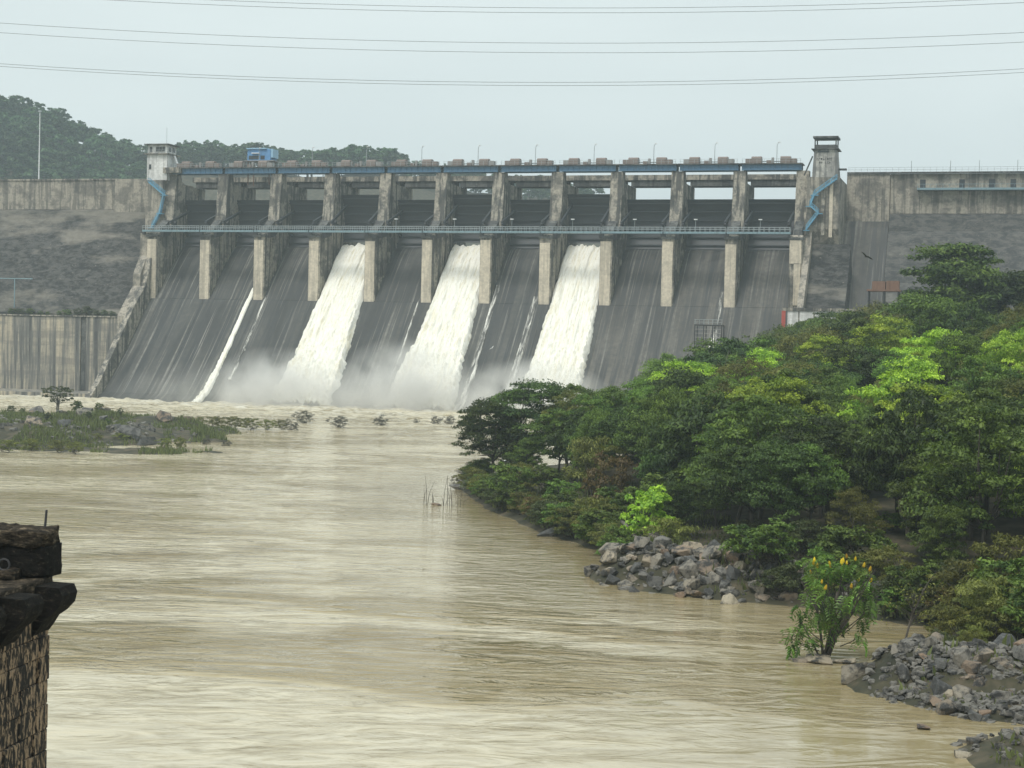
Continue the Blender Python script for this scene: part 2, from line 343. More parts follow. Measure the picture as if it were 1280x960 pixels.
# ------------------------------------------------------------------ mesh and object helpers
I4 = Matrix.Identity(4)
DAM = Matrix.Translation((0, Z0, 0)) @ Matrix.Rotation(-TH, 4, 'Z')      # local x along the dam, y upstream, z up
class MB:
    def __init__(self): self.v = []; self.f = []
    def box(self, x0, x1, y0, y1, z0, z1):
        b = len(self.v)
        self.v += [(x, y, z) for z in (z0, z1) for y in (y0, y1) for x in (x0, x1)]
        self.f += [tuple(b + i for i in q) for q in ((0, 2, 3, 1), (4, 5, 7, 6), (0, 1, 5, 4), (2, 6, 7, 3), (0, 4, 6, 2), (1, 3, 7, 5))]
        return self
    def prism(self, poly, x0, x1, x0t=None, x1t=None):
        """polygon in (y, z) swept along x"""
        b = len(self.v); n = len(poly)
        self.v += [(x0, y, z) for y, z in poly] + [(x1, y, z) for y, z in poly]
        self.f.append(tuple(b + i for i in range(n))[::-1]); self.f.append(tuple(b + n + i for i in range(n)))
        for i in range(n): j = (i + 1) % n; self.f.append((b + i, b + j, b + n + j, b + n + i))
        return self
    def bar(self, p, q, w, h=None):
        """rectangular bar from p to q"""
        h = h or w; p, q = Vector(p), Vector(q); d = (q - p).normalized()
        s = d.cross(Vector((0, 0, 1)))
        if s.length < 1e-3: s = Vector((1, 0, 0))
        s.normalize(); u = s.cross(d).normalized(); b = len(self.v)
        for c in (p, q):
            for a, e in ((-1, -1), (1, -1), (1, 1), (-1, 1)): self.v.append(tuple(c + s * a * w / 2 + u * e * h / 2))
        self.f += [tuple(b + i for i in t) for t in ((3, 2, 1, 0), (4, 5, 6, 7), (0, 1, 5, 4), (1, 2, 6, 5), (2, 3, 7, 6), (3, 0, 4, 7))]
        return self
    def tube(self, pts, rad, n=6):
        pts = [Vector(p) for p in pts]; b = len(self.v); m = len(pts)
        rad = rad if hasattr(rad, '__len__') else [rad] * m
        for i, p in enumerate(pts):
            d = (pts[min(i + 1, m - 1)] - pts[max(i - 1, 0)]).normalized()
            a = d.cross(Vector((0.3, 0.2, 1)))
            if a.length < 1e-3: a = Vector((1, 0, 0))
            a.normalize(); c = d.cross(a)
            for k in range(n):
                t = 2 * math.pi * k / n; self.v.append(tuple(p + (a * math.cos(t) + c * math.sin(t)) * rad[i]))
        for i in range(m - 1):
            for k in range(n):
                k2 = (k + 1) % n; self.f.append((b + i * n + k, b + i * n + k2, b + (i + 1) * n + k2, b + (i + 1) * n + k))
        self.f.append(tuple(b + k for k in range(n))[::-1]); self.f.append(tuple(b + (m - 1) * n + k for k in range(n)))
        return self
    def mesh(self, name, mat, smooth=False):
        me = bpy.data.meshes.new(name); me.from_pydata(self.v, [], self.f)
        bm = bmesh.new(); bm.from_mesh(me); bmesh.ops.recalc_face_normals(bm, faces=bm.faces); bm.to_mesh(me); bm.free()
        me.materials.append(MATS[mat])
        if smooth: me.polygons.foreach_set('use_smooth', [True] * len(me.polygons))
        me.update(); return me
    def build(self, name, mat, parent=None, mw=None, smooth=False):
        return link(name, self.mesh(name, mat, smooth), parent, mw)
def link(name, me, parent=None, mw=None):
    o = bpy.data.objects.new(name, me); COL.objects.link(o)
    if parent is not None: o.parent = parent
    if mw is not None: o.matrix_world = mw
    return o
def tag(o, label=None, cat=None, group=None, kind=None):
    for k, v in (('label', label), ('category', cat), ('group', group), ('kind', kind)):
        if v: o[k] = v
    return o
def thing(name, label, cat, group=None, mw=I4):
    o = bpy.data.objects.new(name, None); COL.objects.link(o); o.matrix_world = mw; o.empty_display_size = 0.5
    return tag(o, label, cat, group)
def copy_tree(o, parent=None):
    c = o.copy(); COL.objects.link(c); c.parent = parent
    for ch in o.children: copy_tree(ch, c)
    return c
def np_mesh(name, V, Fq, mat, tint=None, smooth=False):
    """quads from numpy arrays, optional per-vertex float attribute"""
    me = bpy.data.meshes.new(name); nv, nf = len(V), len(Fq)
    me.vertices.add(nv); me.vertices.foreach_set('co', np.asarray(V, np.float32).ravel())
    me.loops.add(nf * 4); me.loops.foreach_set('vertex_index', np.asarray(Fq, np.int32).ravel())
    me.polygons.add(nf); me.polygons.foreach_set('loop_start', np.arange(0, nf * 4, 4, dtype=np.int32))
    try: me.polygons.foreach_set('loop_total', np.full(nf, 4, np.int32))
    except Exception: pass
    if tint is not None:
        a = me.attributes.new('tint', 'FLOAT', 'POINT'); a.data.foreach_set('value', np.asarray(tint, np.float32))
    me.materials.append(MATS[mat]); me.update(calc_edges=True); me.validate()
    if smooth: me.polygons.foreach_set('use_smooth', [True] * nf)
    return me
def grid_faces(r, c):
    i = np.arange(r * c).reshape(r, c)
    return np.stack([i[:-1, :-1], i[:-1, 1:], i[1:, 1:], i[1:, :-1]], -1).reshape(-1, 4)

# ------------------------------------------------------------------ terrain
SHORE = [(15, 20), (16, 45), (17.2, 60), (17.6, 64.4), (28, 66.2), (19.2, 69.4), (16.2, 74), (16.9, 77.5), (20, 80.5), (24, 86), (23.4, 93),
         (20.8, 95.4), (17.2, 100.2), (12, 102.3), (7.9, 105.2), (6.8, 112), (7.1, 124.9), (2.9, 137.7), (-1.5, 155), (-4.6, 176),
         (-3.5, 195), (6, 218), (20, 250), (36, 300), (50, 350), (66, 390), (70, 420)]
def shore_dist(X, Y):
    """distance to the right-hand waterline, positive on land"""
    X = np.asarray(X, float); Y = np.asarray(Y, float)
    d = np.full(X.shape, 1e9); ins = np.zeros(X.shape, bool)
    P = SHORE + [(1e5, 420), (1e5, 20)]
    for (ax, ay), (bx, by) in zip(SHORE[:-1], SHORE[1:]):
        t = np.clip(((X - ax) * (bx - ax) + (Y - ay) * (by - ay)) / ((bx - ax) ** 2 + (by - ay) ** 2), 0, 1)
        d = np.minimum(d, np.hypot(X - ax - t * (bx - ax), Y - ay - t * (by - ay)))
    for (ax, ay), (bx, by) in zip(P, P[1:] + P[:1]):
        if ay == by: continue
        c = (ay > Y) != (by > Y); ins ^= c & (X < (bx - ax) * (Y - ay) / (by - ay) + ax)
    return np.where(ins, d, -d)
def ridge(X, Y, pts, h, w):
    d = np.full(np.shape(X), 1e9)
    for (ax, ay), (bx, by) in zip(pts[:-1], pts[1:]):
        t = np.clip(((X - ax) * (bx - ax) + (Y - ay) * (by - ay)) / ((bx - ax) ** 2 + (by - ay) ** 2), 0, 1)
        d = np.minimum(d, np.hypot(X - ax - t * (bx - ax), Y - ay - t * (by - ay)))
    return np.where(d < w, h * np.clip(1 - (d / w) ** 2, 0, 1), -4.0)
def island(X, Y):
    e = 1 - ((X + 74) / 29) ** 2 - ((Y - 262) / 42) ** 2
    e2 = 1 - ((X + 56) / 16) ** 2 - ((Y - 228) / 9) ** 2
    n = fbm(X * 0.13, Y * 0.09, 4)
    a = np.where(e > -0.6, e * 3.2 + n * 1.3 - 0.35, -4); b = np.where(e2 > -0.6, e2 * 1.1 + n * 0.9 - 0.45, -4)
    return np.maximum(np.clip(a, -4, 2.6), np.clip(b, -4, 0.7))
HILL_PX = [(-400, 170), (-150, 148), (0, 150), (40, 160), (100, 188), (160, 216), (180, 222), (225, 220), (280, 214), (330, 208), (380, 220), (420, 225),
           (470, 217), (500, 228), (560, 238), (640, 246), (700, 252), (760, 262), (900, 300), (1700, 330)]
_hx = [onY(p, q, 1000).x for p, q in HILL_PX]; _hz = [onY(p, q, 1000).z for p, q in HILL_PX]
def ground_h(X, Y):
    X = np.asarray(X, float); Y = np.asarray(Y, float)
    sd = shore_dist(X, Y)
    n = fbm(X * 0.05, Y * 0.05, 4)
    land = 0.25 + np.minimum(sd, 14) * 0.1 + np.clip(sd - 14, 0, 70) * 0.16 + np.clip(sd - 84, 0, 400) * 0.03 + n * np.clip(sd * 0.06, 0, 1.2)
    h = np.where(sd > 0, land, np.maximum(sd * 0.35, -4) + 0.1)
    h = np.maximum(h, ridge(X, Y, [(8.8, 110.5), (12.5, 107.2), (16, 105)], 2.25, 3.7))
    h = np.maximum(h, ridge(X, Y, [(16, 104.2), (22, 99.5)], 1.2, 2.6))
    h = np.maximum(h, ridge(X, Y, [(18.4, 76.2), (20.5, 75.2), (26, 74.6)], 2.0, 3.0))
    h = np.maximum(h, ridge(X, Y, [(19.5, 63.6), (25, 62)], 0.6, 2.6))
    h = np.maximum(h, island(X, Y))
    lx = X * math.cos(TH) - (Y - Z0) * math.sin(TH); ly = X * math.sin(TH) + (Y - Z0) * math.cos(TH)
    # left bank beyond the river wall, ground under the dam
    lb = np.where(ly > -90, np.clip((-150 - lx) * 0.5, -4, 26), -4)
    h = np.where((lx < -142) & (ly < 10), np.maximum(h, lb), h)
    h = np.where((lx > 58) & (ly < 20) & (ly > -108), np.maximum(h, np.clip((lx - 60) * 1.6, -4, 21) * np.clip((ly + 110) / 70, 0, 1)), h)
    up = np.clip((ly - 40) / 60, 0, 1)
    t = np.clip((Y - 740) / 260, 0, 1); hz = np.interp(X, _hx, _hz)
    hill = 38 + (hz - 38) * (t * t * (3 - 2 * t)) + fbm(X * 0.02, Y * 0.02, 3) * 4 * t - np.clip(Y - 1050, 0, 800) * 0.02
    h = np.where(ly > 20, -4 + up * (hill + 4), h)
    return h
def spaced(a, b, fine0, fine1, fs, cs):
    out = [a]; 
    while out[-1] < b:
        x = out[-1]; d = 0 if fine0 <= x <= fine1 else min(abs(x - fine0), abs(x - fine1))
        out.append(x + min(fs + d * 0.12, cs))
    return np.array(out)
gx = spaced(-1500, 1500, -100, 80, 1.6, 60); gy = spaced(-90, 2600, 55, 330, 1.6, 60)
GX, GY = np.meshgrid(gx, gy)
GV = np.stack([GX, GY, ground_h(GX, GY)], -1).reshape(-1, 3)
tag(link('ground', np_mesh('ground', GV, grid_faces(len(gy), len(gx)), 'earth', smooth=True)), kind='structure')
def gz(x, y): return float(ground_h(np.array([x]), np.array([y]))[0])

# river surface with real waves
ry = [8.0]
while ry[-1] < 440: ry.append(ry[-1] + min(0.28 + ry[-1] * 0.0032, 1.1))
ry = np.array(ry); cu = np.linspace(0, 1, 460)
RXl = -34 - 0.36 * ry; RXr = 32 + 0.12 * ry
RX = RXl[:, None] * (1 - cu) + RXr[:, None] * cu; RY = np.repeat(ry[:, None], len(cu), 1)
ly = RX * math.sin(TH) + (RY - Z0) * math.cos(TH)
turb = np.clip((ly + 150) / 110, 0, 1) ** 1.5 + 0.16 * np.clip((ly + 340) / 200, 0, 1)
calm = 0.35 + 0.65 * np.clip(fbm(RX * 0.03, RY * 0.05, 3) + 0.6, 0, 1)
WX = RX + 6 * fbm(RX * 0.03, RY * 0.03, 2); WY = RY + 5 * fbm(RX * 0.025 + 9, RY * 0.04, 2)
RZ = (0.085 * fbm(WX * 0.08, WY * 0.15, 3, 0.5) + 0.01 * fbm(RX * 0.5, RY * 1.0, 3)) * calm + turb * 0.55 * np.abs(fbm(RX * 0.16 + 5, RY * 0.22, 4, 0.6))
shel = np.clip((-shore_dist(RX, RY) - 0.5) / 20, 0, 1); shel = 0.12 + 0.88 * shel * shel * (3 - 2 * shel); RZ = RZ * (0.3 + 0.7 * shel)
tag(link('river', np_mesh('river', np.stack([RX, RY, RZ], -1).reshape(-1, 3), grid_faces(len(ry), len(cu)), 'muddy_water', shel.ravel(), smooth=True)), kind='structure')

# ------------------------------------------------------------------ the spillway dam
S0, SP, PW = -85.05, 15.2, 3.0
def ps(i): return S0 + SP * i
def dloc(px, py, y):
    """photo pixel -> (along-dam, height) on the plane y metres upstream of the pier noses"""
    d = Vector(ray(px, py)); n = Vector((math.sin(TH), math.cos(TH), 0)); o = DAM @ Vector((0, y, 0))
    p = Vector((0, 0, HC)) + d * (n.dot(o - Vector((0, 0, HC))) / n.dot(d)); q = DAM.inverted() @ p
    return q.x, q.z
def on_dam(x, y, z): return DAM @ Matrix.Translation((x, y, z))

dam = thing('spillway_dam', 'long grey concrete spillway dam with eleven gated bays across the river', 'dam', mw=DAM)
PROFILE = [(30, 30), (22, 38.6), (20, 40.4), (18, 41.0), (16, 40.7), (14, 39.9), (11, 37.6), (7, 33.7), (3.5, 30.0), (0.0, 26.0)]
LOWER = [(-0.35, 25.9), (-12, 13.2), (-20, 5.4), (-24, 1.8), (-29, -0.6), (-34, -3)]
def chute_z(y):
    pts = sorted(PROFILE[2:] + LOWER); return float(np.interp(y, [p[0] for p in pts], [p[1] for p in pts]))
OPEN = {3, 5, 7}
for b in range(11):
    x0 = ps(b - 1) + PW / 2 + 0.02; x1 = ps(b) + PW / 2 - 0.02
    MB().prism(PROFILE + [(0.0, 10), (30, 10)], x0, x1).build('chute_crest', 'chute_wet' if b < 8 else 'chute_dry', dam)
    MB().prism(LOWER + [(-34, -5), (0.4, -5), (0.4, 25.9)], x0, x1).build('chute_slope', 'chute_wet' if b < 8 else 'chute_dry', dam)
rnd = random.Random(3)
for i in range(-1, 11):
    x = ps(i); mat = 'concrete_stained'
    m = MB().prism([(0.12, 15), (0.12, 42.4), (1.2, 43.15), (7.0, 43.15), (8.3, 45.5), (10, 59.25), (12.7, 59.25), (16, 47), (16.0, 20)], x, x + PW)
    p = m.build('pier', mat, dam)
    # upstream half of the pier, a little narrower, carrying the road bridge
    MB().prism([(12.4, 30), (12.4, 56.85), (28, 56.85), (28, 30)], x + 0.45, x + PW - 0.45).build('pier_tail', 'concrete_stained', p)
    if i not in (10,):
        top = 41.6 - rnd.random() * 0.8
        MB().box(x + 0.12, x + PW - 0.3, -0.12, 0.3, 24.5, top).build('nose_facing', 'concrete_pale', p)
    else:
        MB().box(x + 0.1, x + PW - 0.2, -0.2, 0.3, 36.4, 41.9).build('nose_facing', 'concrete_pale', p)
        MB().box(x + 1.15, x + PW - 0.3, -0.16, 0.3, 26.6, 36.3).build('nose_facing', 'concrete_pale', p)
    # pilaster strips and gate grooves on the right flank
    for ya, yb, t in ((2.6, 3.3, 0.16), (5.6, 7.4, 0.2), (9.4, 11.6, 0.28)):
        MB().box(x + PW - 0.05, x + PW + t, ya, yb, max(chute_z(ya) - 3, 20), 43.0 - t).build('pilaster', 'concrete_stained' if t != 0.2 else 'concrete_wall', p)
    MB().box(x - 0.25, x + PW + 0.25, -0.35, 1.6, 42.0, 42.55).build('pier_cap', 'concrete_dark', p)
    # trunnion seats and the anchor beams of the radial gates on the shoulder
    for sx in (x - 0.75, x + PW + 0.02):
        if (i == -1 and sx < x) or (i == 10 and sx > x): continue
        MB().prism([(1.8, 43.3), (7.6, 45.6), (9.2, 47.2), (9.2, 45.7), (5, 42.6), (1.8, 42.0)], sx, sx + 0.73).build('trunnion_seat', 'dark_steel', p)
    MB().prism([(2.4, 43.2), (3.0, 44.6), (5.2, 45.4), (7.4, 46.9), (7.6, 45.4), (6.9, 43.2)], x + 0.4, x + PW - 0.5).build('anchor_block', 'concrete_dark', p)

for b in range(11):
    xa = ps(b - 1) + PW; xb = ps(b); lift = 2.3 if b in OPEN else 0.0
    # radial gate: curved skin, stiffeners and two pairs of arms
    g = []
    for k in range(13):
        t = math.radians(-31 + 62 * k / 12 + lift * 3.2); g.append((4.2 + 12.6 * math.cos(t), 46.7 + 12.2 * math.sin(t) * 0.98))
    g = [(y, z) for y, z in g]
    skin = MB().prism(g + [(y + 0.25, z) for y, z in g[::-1]], xa + 0.06, xb - 0.06).build('radial_gate', 'gate_steel', dam)
    for k in range(1, 12, 2):
        y, z = g[k]; MB().box(xa + 0.12, xb - 0.12, y - 0.55, y - 0.02, z - 0.14, z + 0.14).build('stiffener', 'gate_steel', skin)
    for sx in (xa + 1.0, xb - 1.0):
        for k in (3, 9): MB().bar((sx, 5.0, 46.2), (sx, g[k][0] - 0.5, g[k][1]), 0.5, 0.6).build('gate_arm', 'gate_steel', skin)
    # service walkway in front of the pier noses
    wx0, wx1 = xa - PW + 0.55 if b else xa - PW - 0.9, xb + 0.25
    w = MB().box(wx0, wx1, -1.15, 0.55, 43.25, 43.72).build('walkway', 'blue_walk', dam)
    r = MB(); n = 12
    for k in range(n + 1):
        xx = wx0 + 0.15 + (wx1 - wx0 - 0.3) * k / n; r.box(xx - 0.04, xx + 0.04, -1.1, -1.02, 43.72, 44.85); r.box(xx - 0.04, xx + 0.04, 0.4, 0.48, 43.72, 44.85)
    for z in (44.3, 44.8):
        for y in (-1.105, 0.395): r.box(wx0 + 0.05, wx1 - 0.05, y, y + 0.09, z, z + 0.07)
    r.build('railing', 'rail_grey', w)
    MB().box(wx0 - 0.35, wx0 + 0.35, -0.4, 0.3, 42.55, 43.24).build('bearing', 'dark_steel', w)
    # blue hoist bridge girder with its stiffener ribs and deck slab
    gx0, gx1 = xa - PW / 2 + 0.5, xb + PW / 2 - 0.35
    gd = MB().box(gx0, gx1, 9.9, 10.25, 59.52, 60.78).box(gx0, gx1, 13.0, 13.3, 59.52, 60.78).box(gx0 - 0.05, gx1 + 0.05, 9.6, 10.6, 59.4, 59.51).box(gx0 - 0.05, gx1 + 0.05, 12.6, 13.6, 59.4, 59.51).build('hoist_girder', 'blue_girder', dam)
    for k in range(10): 
        xx = gx0 + 0.6 + (gx1 - gx0 - 1.2) * k / 9; MB().box(xx - 0.06, xx + 0.06, 9.66, 9.89, 59.52, 60.77).build('girder_rib', 'blue_girder', gd)
    MB().box(gx0 - 0.4, gx1 + 0.28, 9.2, 14.2, 60.8, 61.06).build('deck_slab', 'concrete_dark', gd)
    r = MB()
    for k in range(9):
        xx = gx0 + 0.2 + (gx1 - gx0 - 0.4) * k / 8; r.box(xx - 0.035, xx + 0.035, 9.3, 9.37, 61.06, 62.1)
    for z in (61.55, 62.05): r.box(gx0, gx1, 9.31, 9.36, z, z + 0.05)
    r.build('railing', 'rail_grey', gd)
    # concrete road bridge behind
    rb = MB().box(xa - PW / 2 + 0.03, xb + PW / 2 - 0.03, 22.2, 27.6, 58.4, 59.0).build('road_deck', 'concrete_stained', dam)
    for y in (22.6, 24.6, 26.6): MB().box(xa - 0.6, xb + 0.6, y, y + 0.55, 56.87, 58.4).build('road_beam', 'concrete_dark', rb)
    MB().box(xa - PW / 2 + 0.05, xb + PW / 2 - 0.05, 22.22, 22.45, 59.0, 59.7).build('road_parapet', 'concrete_stained', rb)

# training wall with worn pale steps on the side away from the trees
MB().prism([(0.2, 43.0), (0.2, 37.0), (-3.2, 32.0), (-3.2, 29.0), (-9.6, 22.5), (-11, 20.9), (-12, 10), (20, 10), (20, 43.0)], ps(-1) - 2.2, ps(-1) - 0.03).build('training_wall', 'concrete_wall', dam)
MB().prism([(-0.2, 36.5), (-3.1, 29), (-9, 23.6), (-25.5, 4.5), (-32, -1), (-32, -4), (20, 8), (20, 36)], ps(-1), ps(-1) + 1.48).build('training_wall', 'concrete_stained', dam)
# stepped abutment walls that close the ends of the spillway
MB().box(-105.2, ps(-1) - 0.05, 8.0, 26, 36, 57.6).build('abutment', 'concrete_wall', dam)
xr = ps(10) + PW
MB().prism([(6, 57.3), (6, 44), (4.6, 41.2), (1.0, 37.0), (-3.5, 31.5), (-8, 26), (-14, 18), (26, 10), (26, 57.3)], xr + 0.03, xr + 1.5).build('abutment', 'concrete_wall', dam)
MB().prism([(6.2, 57.25), (6.2, 45), (8.2, 40.5), (24, 20), (26, 20), (26, 57.25)], xr + 1.5, 77.6).build('abutment', 'concrete_wall', dam)
MB().box(xr + 3.6, xr + 4.4, 5.9, 6.19, 43.5, 56.2).build('buttress', 'concrete_stained', dam)
MB().box(xr + 5.4, xr + 6.2, 5.85, 6.19, 43.0, 56.6).build('buttress', 'concrete_pale', dam)
MB().prism([(7.6, 41.5), (4.0, 36), (-16, 12), (20, 8), (24, 20)], xr + 1.52, 80.5).build('rock_toe', 'masonry_dark', dam)

# ---- masonry dam sections either side of the spillway
lw = thing('masonry_dam_section', 'stained masonry dam wall with pale parapet band beside the white tower', 'dam wall', mw=DAM)
MB().box(-330, -121.25, 22, 30, 51, 59.05).build('parapet_band', 'concrete_wall', lw)
MB().box(-121.2, -105.25, 20, 30, 48.7, 59.2).build('parapet_block', 'concrete_wall', lw)
MB().box(-330, -121.3, 21.75, 22.5, 59.06, 59.5).build('coping', 'concrete_stained', lw)
MB().prism([(21.9, 50.95), (20.2, 50.4), (18.6, 47.6), (-3.5, 21.5), (-3.5, 8), (30, 8), (30, 50.95)], -330, -102.5).build('masonry_slope', 'masonry_dark', lw)
rw = thing('masonry_dam_section', 'tall masonry dam wall with blue catwalk beside the open-topped tower', 'dam wall', mw=DAM)
MB().box(77.62, 88.0, 24.4, 30, 40, 59.85).build('upper_wall', 'concrete_wall', rw)
MB().box(88.1, 330, 25, 30.5, 50.2, 59.9).build('upper_wall', 'concrete_wall', rw)
MB().box(77.65, 330, 24.0, 24.95, 59.92, 60.3).build('coping', 'concrete_dark', rw)
MB().prism([(24.3, 48.2), (22.5, 46.6), (-12, 3), (30, 3), (30, 48.2)], 77.3, 88.05).build('smooth_slope', 'chute_dry', rw)
MB().prism([(24.9, 50.1), (23.9, 49.9), (22.4, 45.7), (21.2, 45.4), (8, 28), (-12, 2), (30, 2), (30, 50.1)], 88.12, 330).build('masonry_slope', 'masonry_grey', rw)
MB().box(94.6, 150, 22.6, 24.95, 55.75, 56.25).build('catwalk', 'blue_walk', rw)
cr = MB()
for k in range(36):
    xx = 94.7 + k * 1.5; cr.box(xx - 0.03, xx + 0.03, 22.65, 22.71, 56.25, 57.1)
cr.box(94.6, 150, 22.64, 22.72, 57.1, 57.17); cr.build('catwalk_railing', 'blue_walk', rw)
for a, c in ((1150, 1157), (1199, 1206), (1236, 1244), (1263, 1270)):
    sx0, _ = dloc(a, 230, 24.9); sx1, _ = dloc(c, 230, 24.9)
    MB().box(sx0, sx1, 24.93, 25.4, 56.26, 58.5).build('doorway', 'window_dark', rw)
rr = MB()
for k in range(150): 
    xx = 78 + k * 1.5; rr.box(xx - 0.03, xx + 0.03, 24.3, 24.36, 60.3, 61.45)
for z in (60.85, 61.4): rr.box(77.8, 302, 24.29, 24.37, z, z + 0.06)
rr.build('railing', 'rail_grey', rw)
for px in (1139, 1188, 1224, 1272):
    sx, _ = dloc(px, 214, 24); MB().box(sx - 0.07, sx + 0.07, 24.4, 24.54, 60.3, 63.0).build('lamp_stub', 'rail_grey', rw)

# ---- low striped river wall with a planted bench behind it
ww = thing('river_wall', 'low concrete wall with pale and grey vertical stripes below the masonry', 'wall', mw=DAM)
g0 = dloc(100, 450, -6)[0]; g1 = dloc(107, 450, -6)[0]; g2 = dloc(152, 440, -6)[0]
MB().box(-330, g0, -6, -2, -5, 20.5).build('wall_panel', 'concrete_striped', ww)
MB().box(g0 + 0.01, g1 - 0.01, -5.6, -2, -5, 20.3).build('drain_groove', 'concrete_dark', ww)
MB().box(g1, g2, -6, -2, -5, 20.6).build('wall_panel', 'concrete_striped', ww)
MB().box(g2 + 0.01, -97.4, -5.2, -2, -5, 20.4).build('wall_panel', 'concrete_stained', ww)
MB().box(-330, -98.9, -27, -6.02, -5, 1.3).build('apron', 'concrete_striped', ww)
MB().box(-330, g2 + 0.3, -6.25, -1.9, 20.62, 20.95).build('coping', 'concrete_stained', ww)
pr = tag(MB().box(-150, dloc(39, 347, -3)[0], -2.5, -2.2, 30.4, 30.65).box(-138, -137.8, -2.45, -2.25, 20, 30.4).box(-146, -145.8, -2.45, -2.25, 20, 30.4)
         .build('pipe_rail', 'blue_walk', mw=DAM), 'thin pale blue pipe on posts in front of the masonry slope', 'pipe')

# ------------------------------------------------------------------ buildings on the dam
lt = thing('control_tower', 'white control tower with glazed cabin and balcony at the end of the spillway', 'tower', mw=on_dam(-105.15, 8.3, 57.6))
MB().box(0, 5.9, 0, 5.6, 0.02, 6.8).build('shaft', 'whitewash', lt)
MB().box(-0.7, 6.6, -0.7, 6.3, 6.82, 7.1).build('balcony', 'concrete_stained', lt)
MB().box(0.15, 5.75, 0.1, 5.4, 7.12, 9.35).build('cabin', 'whitewash', lt)
MB().box(-0.6, 6.7, -0.8, 6.3, 9.37, 9.62).build('roof', 'concrete_dark', lt)
for x0, x1, z0, z1 in ((0.7, 1.4, 7.5, 8.9), (2.5, 3.4, 7.7, 8.9), (3.5, 4.3, 7.7, 8.9), (4.4, 5.2, 7.7, 8.9), (0.6, 1.25, 3.0, 4.2)):
    f = MB().box(x0, x1, 0.02 if z0 > 7 else -0.08, 0.3, z0, z1).build('window', 'window_dark', lt)
    MB().box(x0 - 0.08, x1 + 0.08, -0.1, 0.02 if z0 > 7 else -0.081, z0 - 0.12, z0 - 0.02).build('sill', 'concrete_stained', f)
for y0 in (1.0, 3.2): MB().box(5.6, 5.83, y0, y0 + 1.4, 7.7, 8.9).build('window', 'window_dark', lt)
r = MB()
for k in range(8):
    xx = -0.6 + 7.1 * k / 7; r.box(xx - 0.03, xx + 0.03, -0.65, -0.59, 7.1, 8.0)
r.box(-0.62, 6.52, -0.66, -0.58, 7.95, 8.0); r.box(-0.62, 6.52, -0.66, -0.58, 7.5, 7.55); r.build('balcony_railing', 'rail_grey', lt)
MB().bar((6.4, 3, 7.0), (8.3, 3, 2.6), 0.7, 0.2).build('stair', 'lamp_white', lt)
MB().tube([(4.6, 2, 9.6), (4.6, 2, 14.2)], 0.05, 5).build('antenna', 'rail_grey', lt)
MB().box(5.0, 9.6, -0.6, 3.2, 1.9, 3.3).build('stair_landing', 'concrete_stained', lt)

def stair(name, label, pts, width=1.0):
    """blue steel stair: flights with stringers, treads and handrails, landings at the corners"""
    t = thing(name, label, 'staircase', mw=DAM)
    for (a, b) in zip(pts[:-1], pts[1:]):
        a, b = Vector(a), Vector(b); d = b - a
        f = MB(); 
        f.bar(a, b, 0.12, 0.3); f.bar(a + Vector((0, width, 0)), b + Vector((0, width, 0)), 0.12, 0.3)
        fl = f.build('flight', 'blue_stair', t)
        s = MB(); n = max(3, int(abs(d.z) / 0.45))
        for k in range(n):
            p = a + d * ((k + 0.5) / n); s.box(p.x - 0.2, p.x + 0.2, p.y + 0.07, p.y + width - 0.07, p.z - 0.03, p.z + 0.03)
        s.build('tread', 'blue_stair', fl)
        h = MB()
        for off in (0, width):
            o = Vector((0, off, 1.0)); h.bar(a + o, b + o, 0.09); h.bar(a + o * 1 - Vector((0, 0, 0.5)), b + o - Vector((0, 0, 0.5)), 0.06)
            for k in range(5):
                p = a + d * (k / 4) + Vector((0, off, 0)); h.bar(p, p + Vector((0, 0, 1.0)), 0.07)
        h.build('handrail', 'blue_stair', fl)
        MB().box(b.x - 0.9, b.x + 0.9, b.y - 0.1, b.y + width + 0.1, b.z - 0.28, b.z - 0.1).build('landing', 'blue_stair', t)
    return t
def on_face(px, py, y): a, z = dloc(px, py, y); return (a, y, z)
stair('steel_stair', 'blue zigzag steel stair down the wall under the white tower',
      [on_face(185, 227, 6.8), on_face(204, 243, 6.8), on_face(199, 266, 6.8), on_face(189, 284, 6.8)])
stair('steel_stair', 'blue zigzag steel stair down the open-topped tower wall',
      [on_face(1046, 223, 4.7), on_face(1018, 243, 4.7), on_face(1012, 257, 4.7), on_face(1023, 266, 4.7), on_face(1007, 287, 4.7)])

rt = thing('lookout_tower', 'grey lookout tower with open roofed top and dark painted lettering', 'tower', mw=on_dam(71.3, 6.6, 57.25))
MB().v
sh = MB(); 
sh.v = [(-0.3, 0, 0.02), (5.9, 0, 0.02), (5.9, 5.4, 0.02), (-0.3, 5.4, 0.02), (0.1, 0.15, 6.6), (5.3, 0.15, 6.6), (5.3, 5.2, 6.6), (0.1, 5.2, 6.6)]
sh.f = [(3, 2, 1, 0), (4, 5, 6, 7), (0, 1, 5, 4), (1, 2, 6, 5), (2, 3, 7, 6), (3, 0, 4, 7)]
sh.build('shaft', 'tower_grey', rt)
MB().box(-0.55, 5.95, -0.5, 5.8, 6.62, 6.8).build('balcony', 'concrete_dark', rt)
MB().box(0.1, 5.3, 0.1, 0.3, 6.82, 7.75).box(0.1, 5.3, 5.0, 5.2, 6.82, 7.75).box(0.1, 0.3, 0.31, 4.99, 6.82, 7.75).box(5.1, 5.3, 0.31, 4.99, 6.82, 7.75).build('parapet', 'concrete_dark', rt)
for xx in (0.1, 5.0):
    for yy in (0.1, 4.9): MB().box(xx, xx + 0.28, yy, yy + 0.28, 7.76, 9.3).build('post', 'concrete_dark', rt)
MB().box(-0.25, 5.65, -0.3, 5.5, 9.32, 9.75).build('roof', 'concrete_dark', rt)
MB().box(0.9, 3.6, 0.0, 0.3, 5.95, 6.3).build('window_slot', 'window_dark', rt)
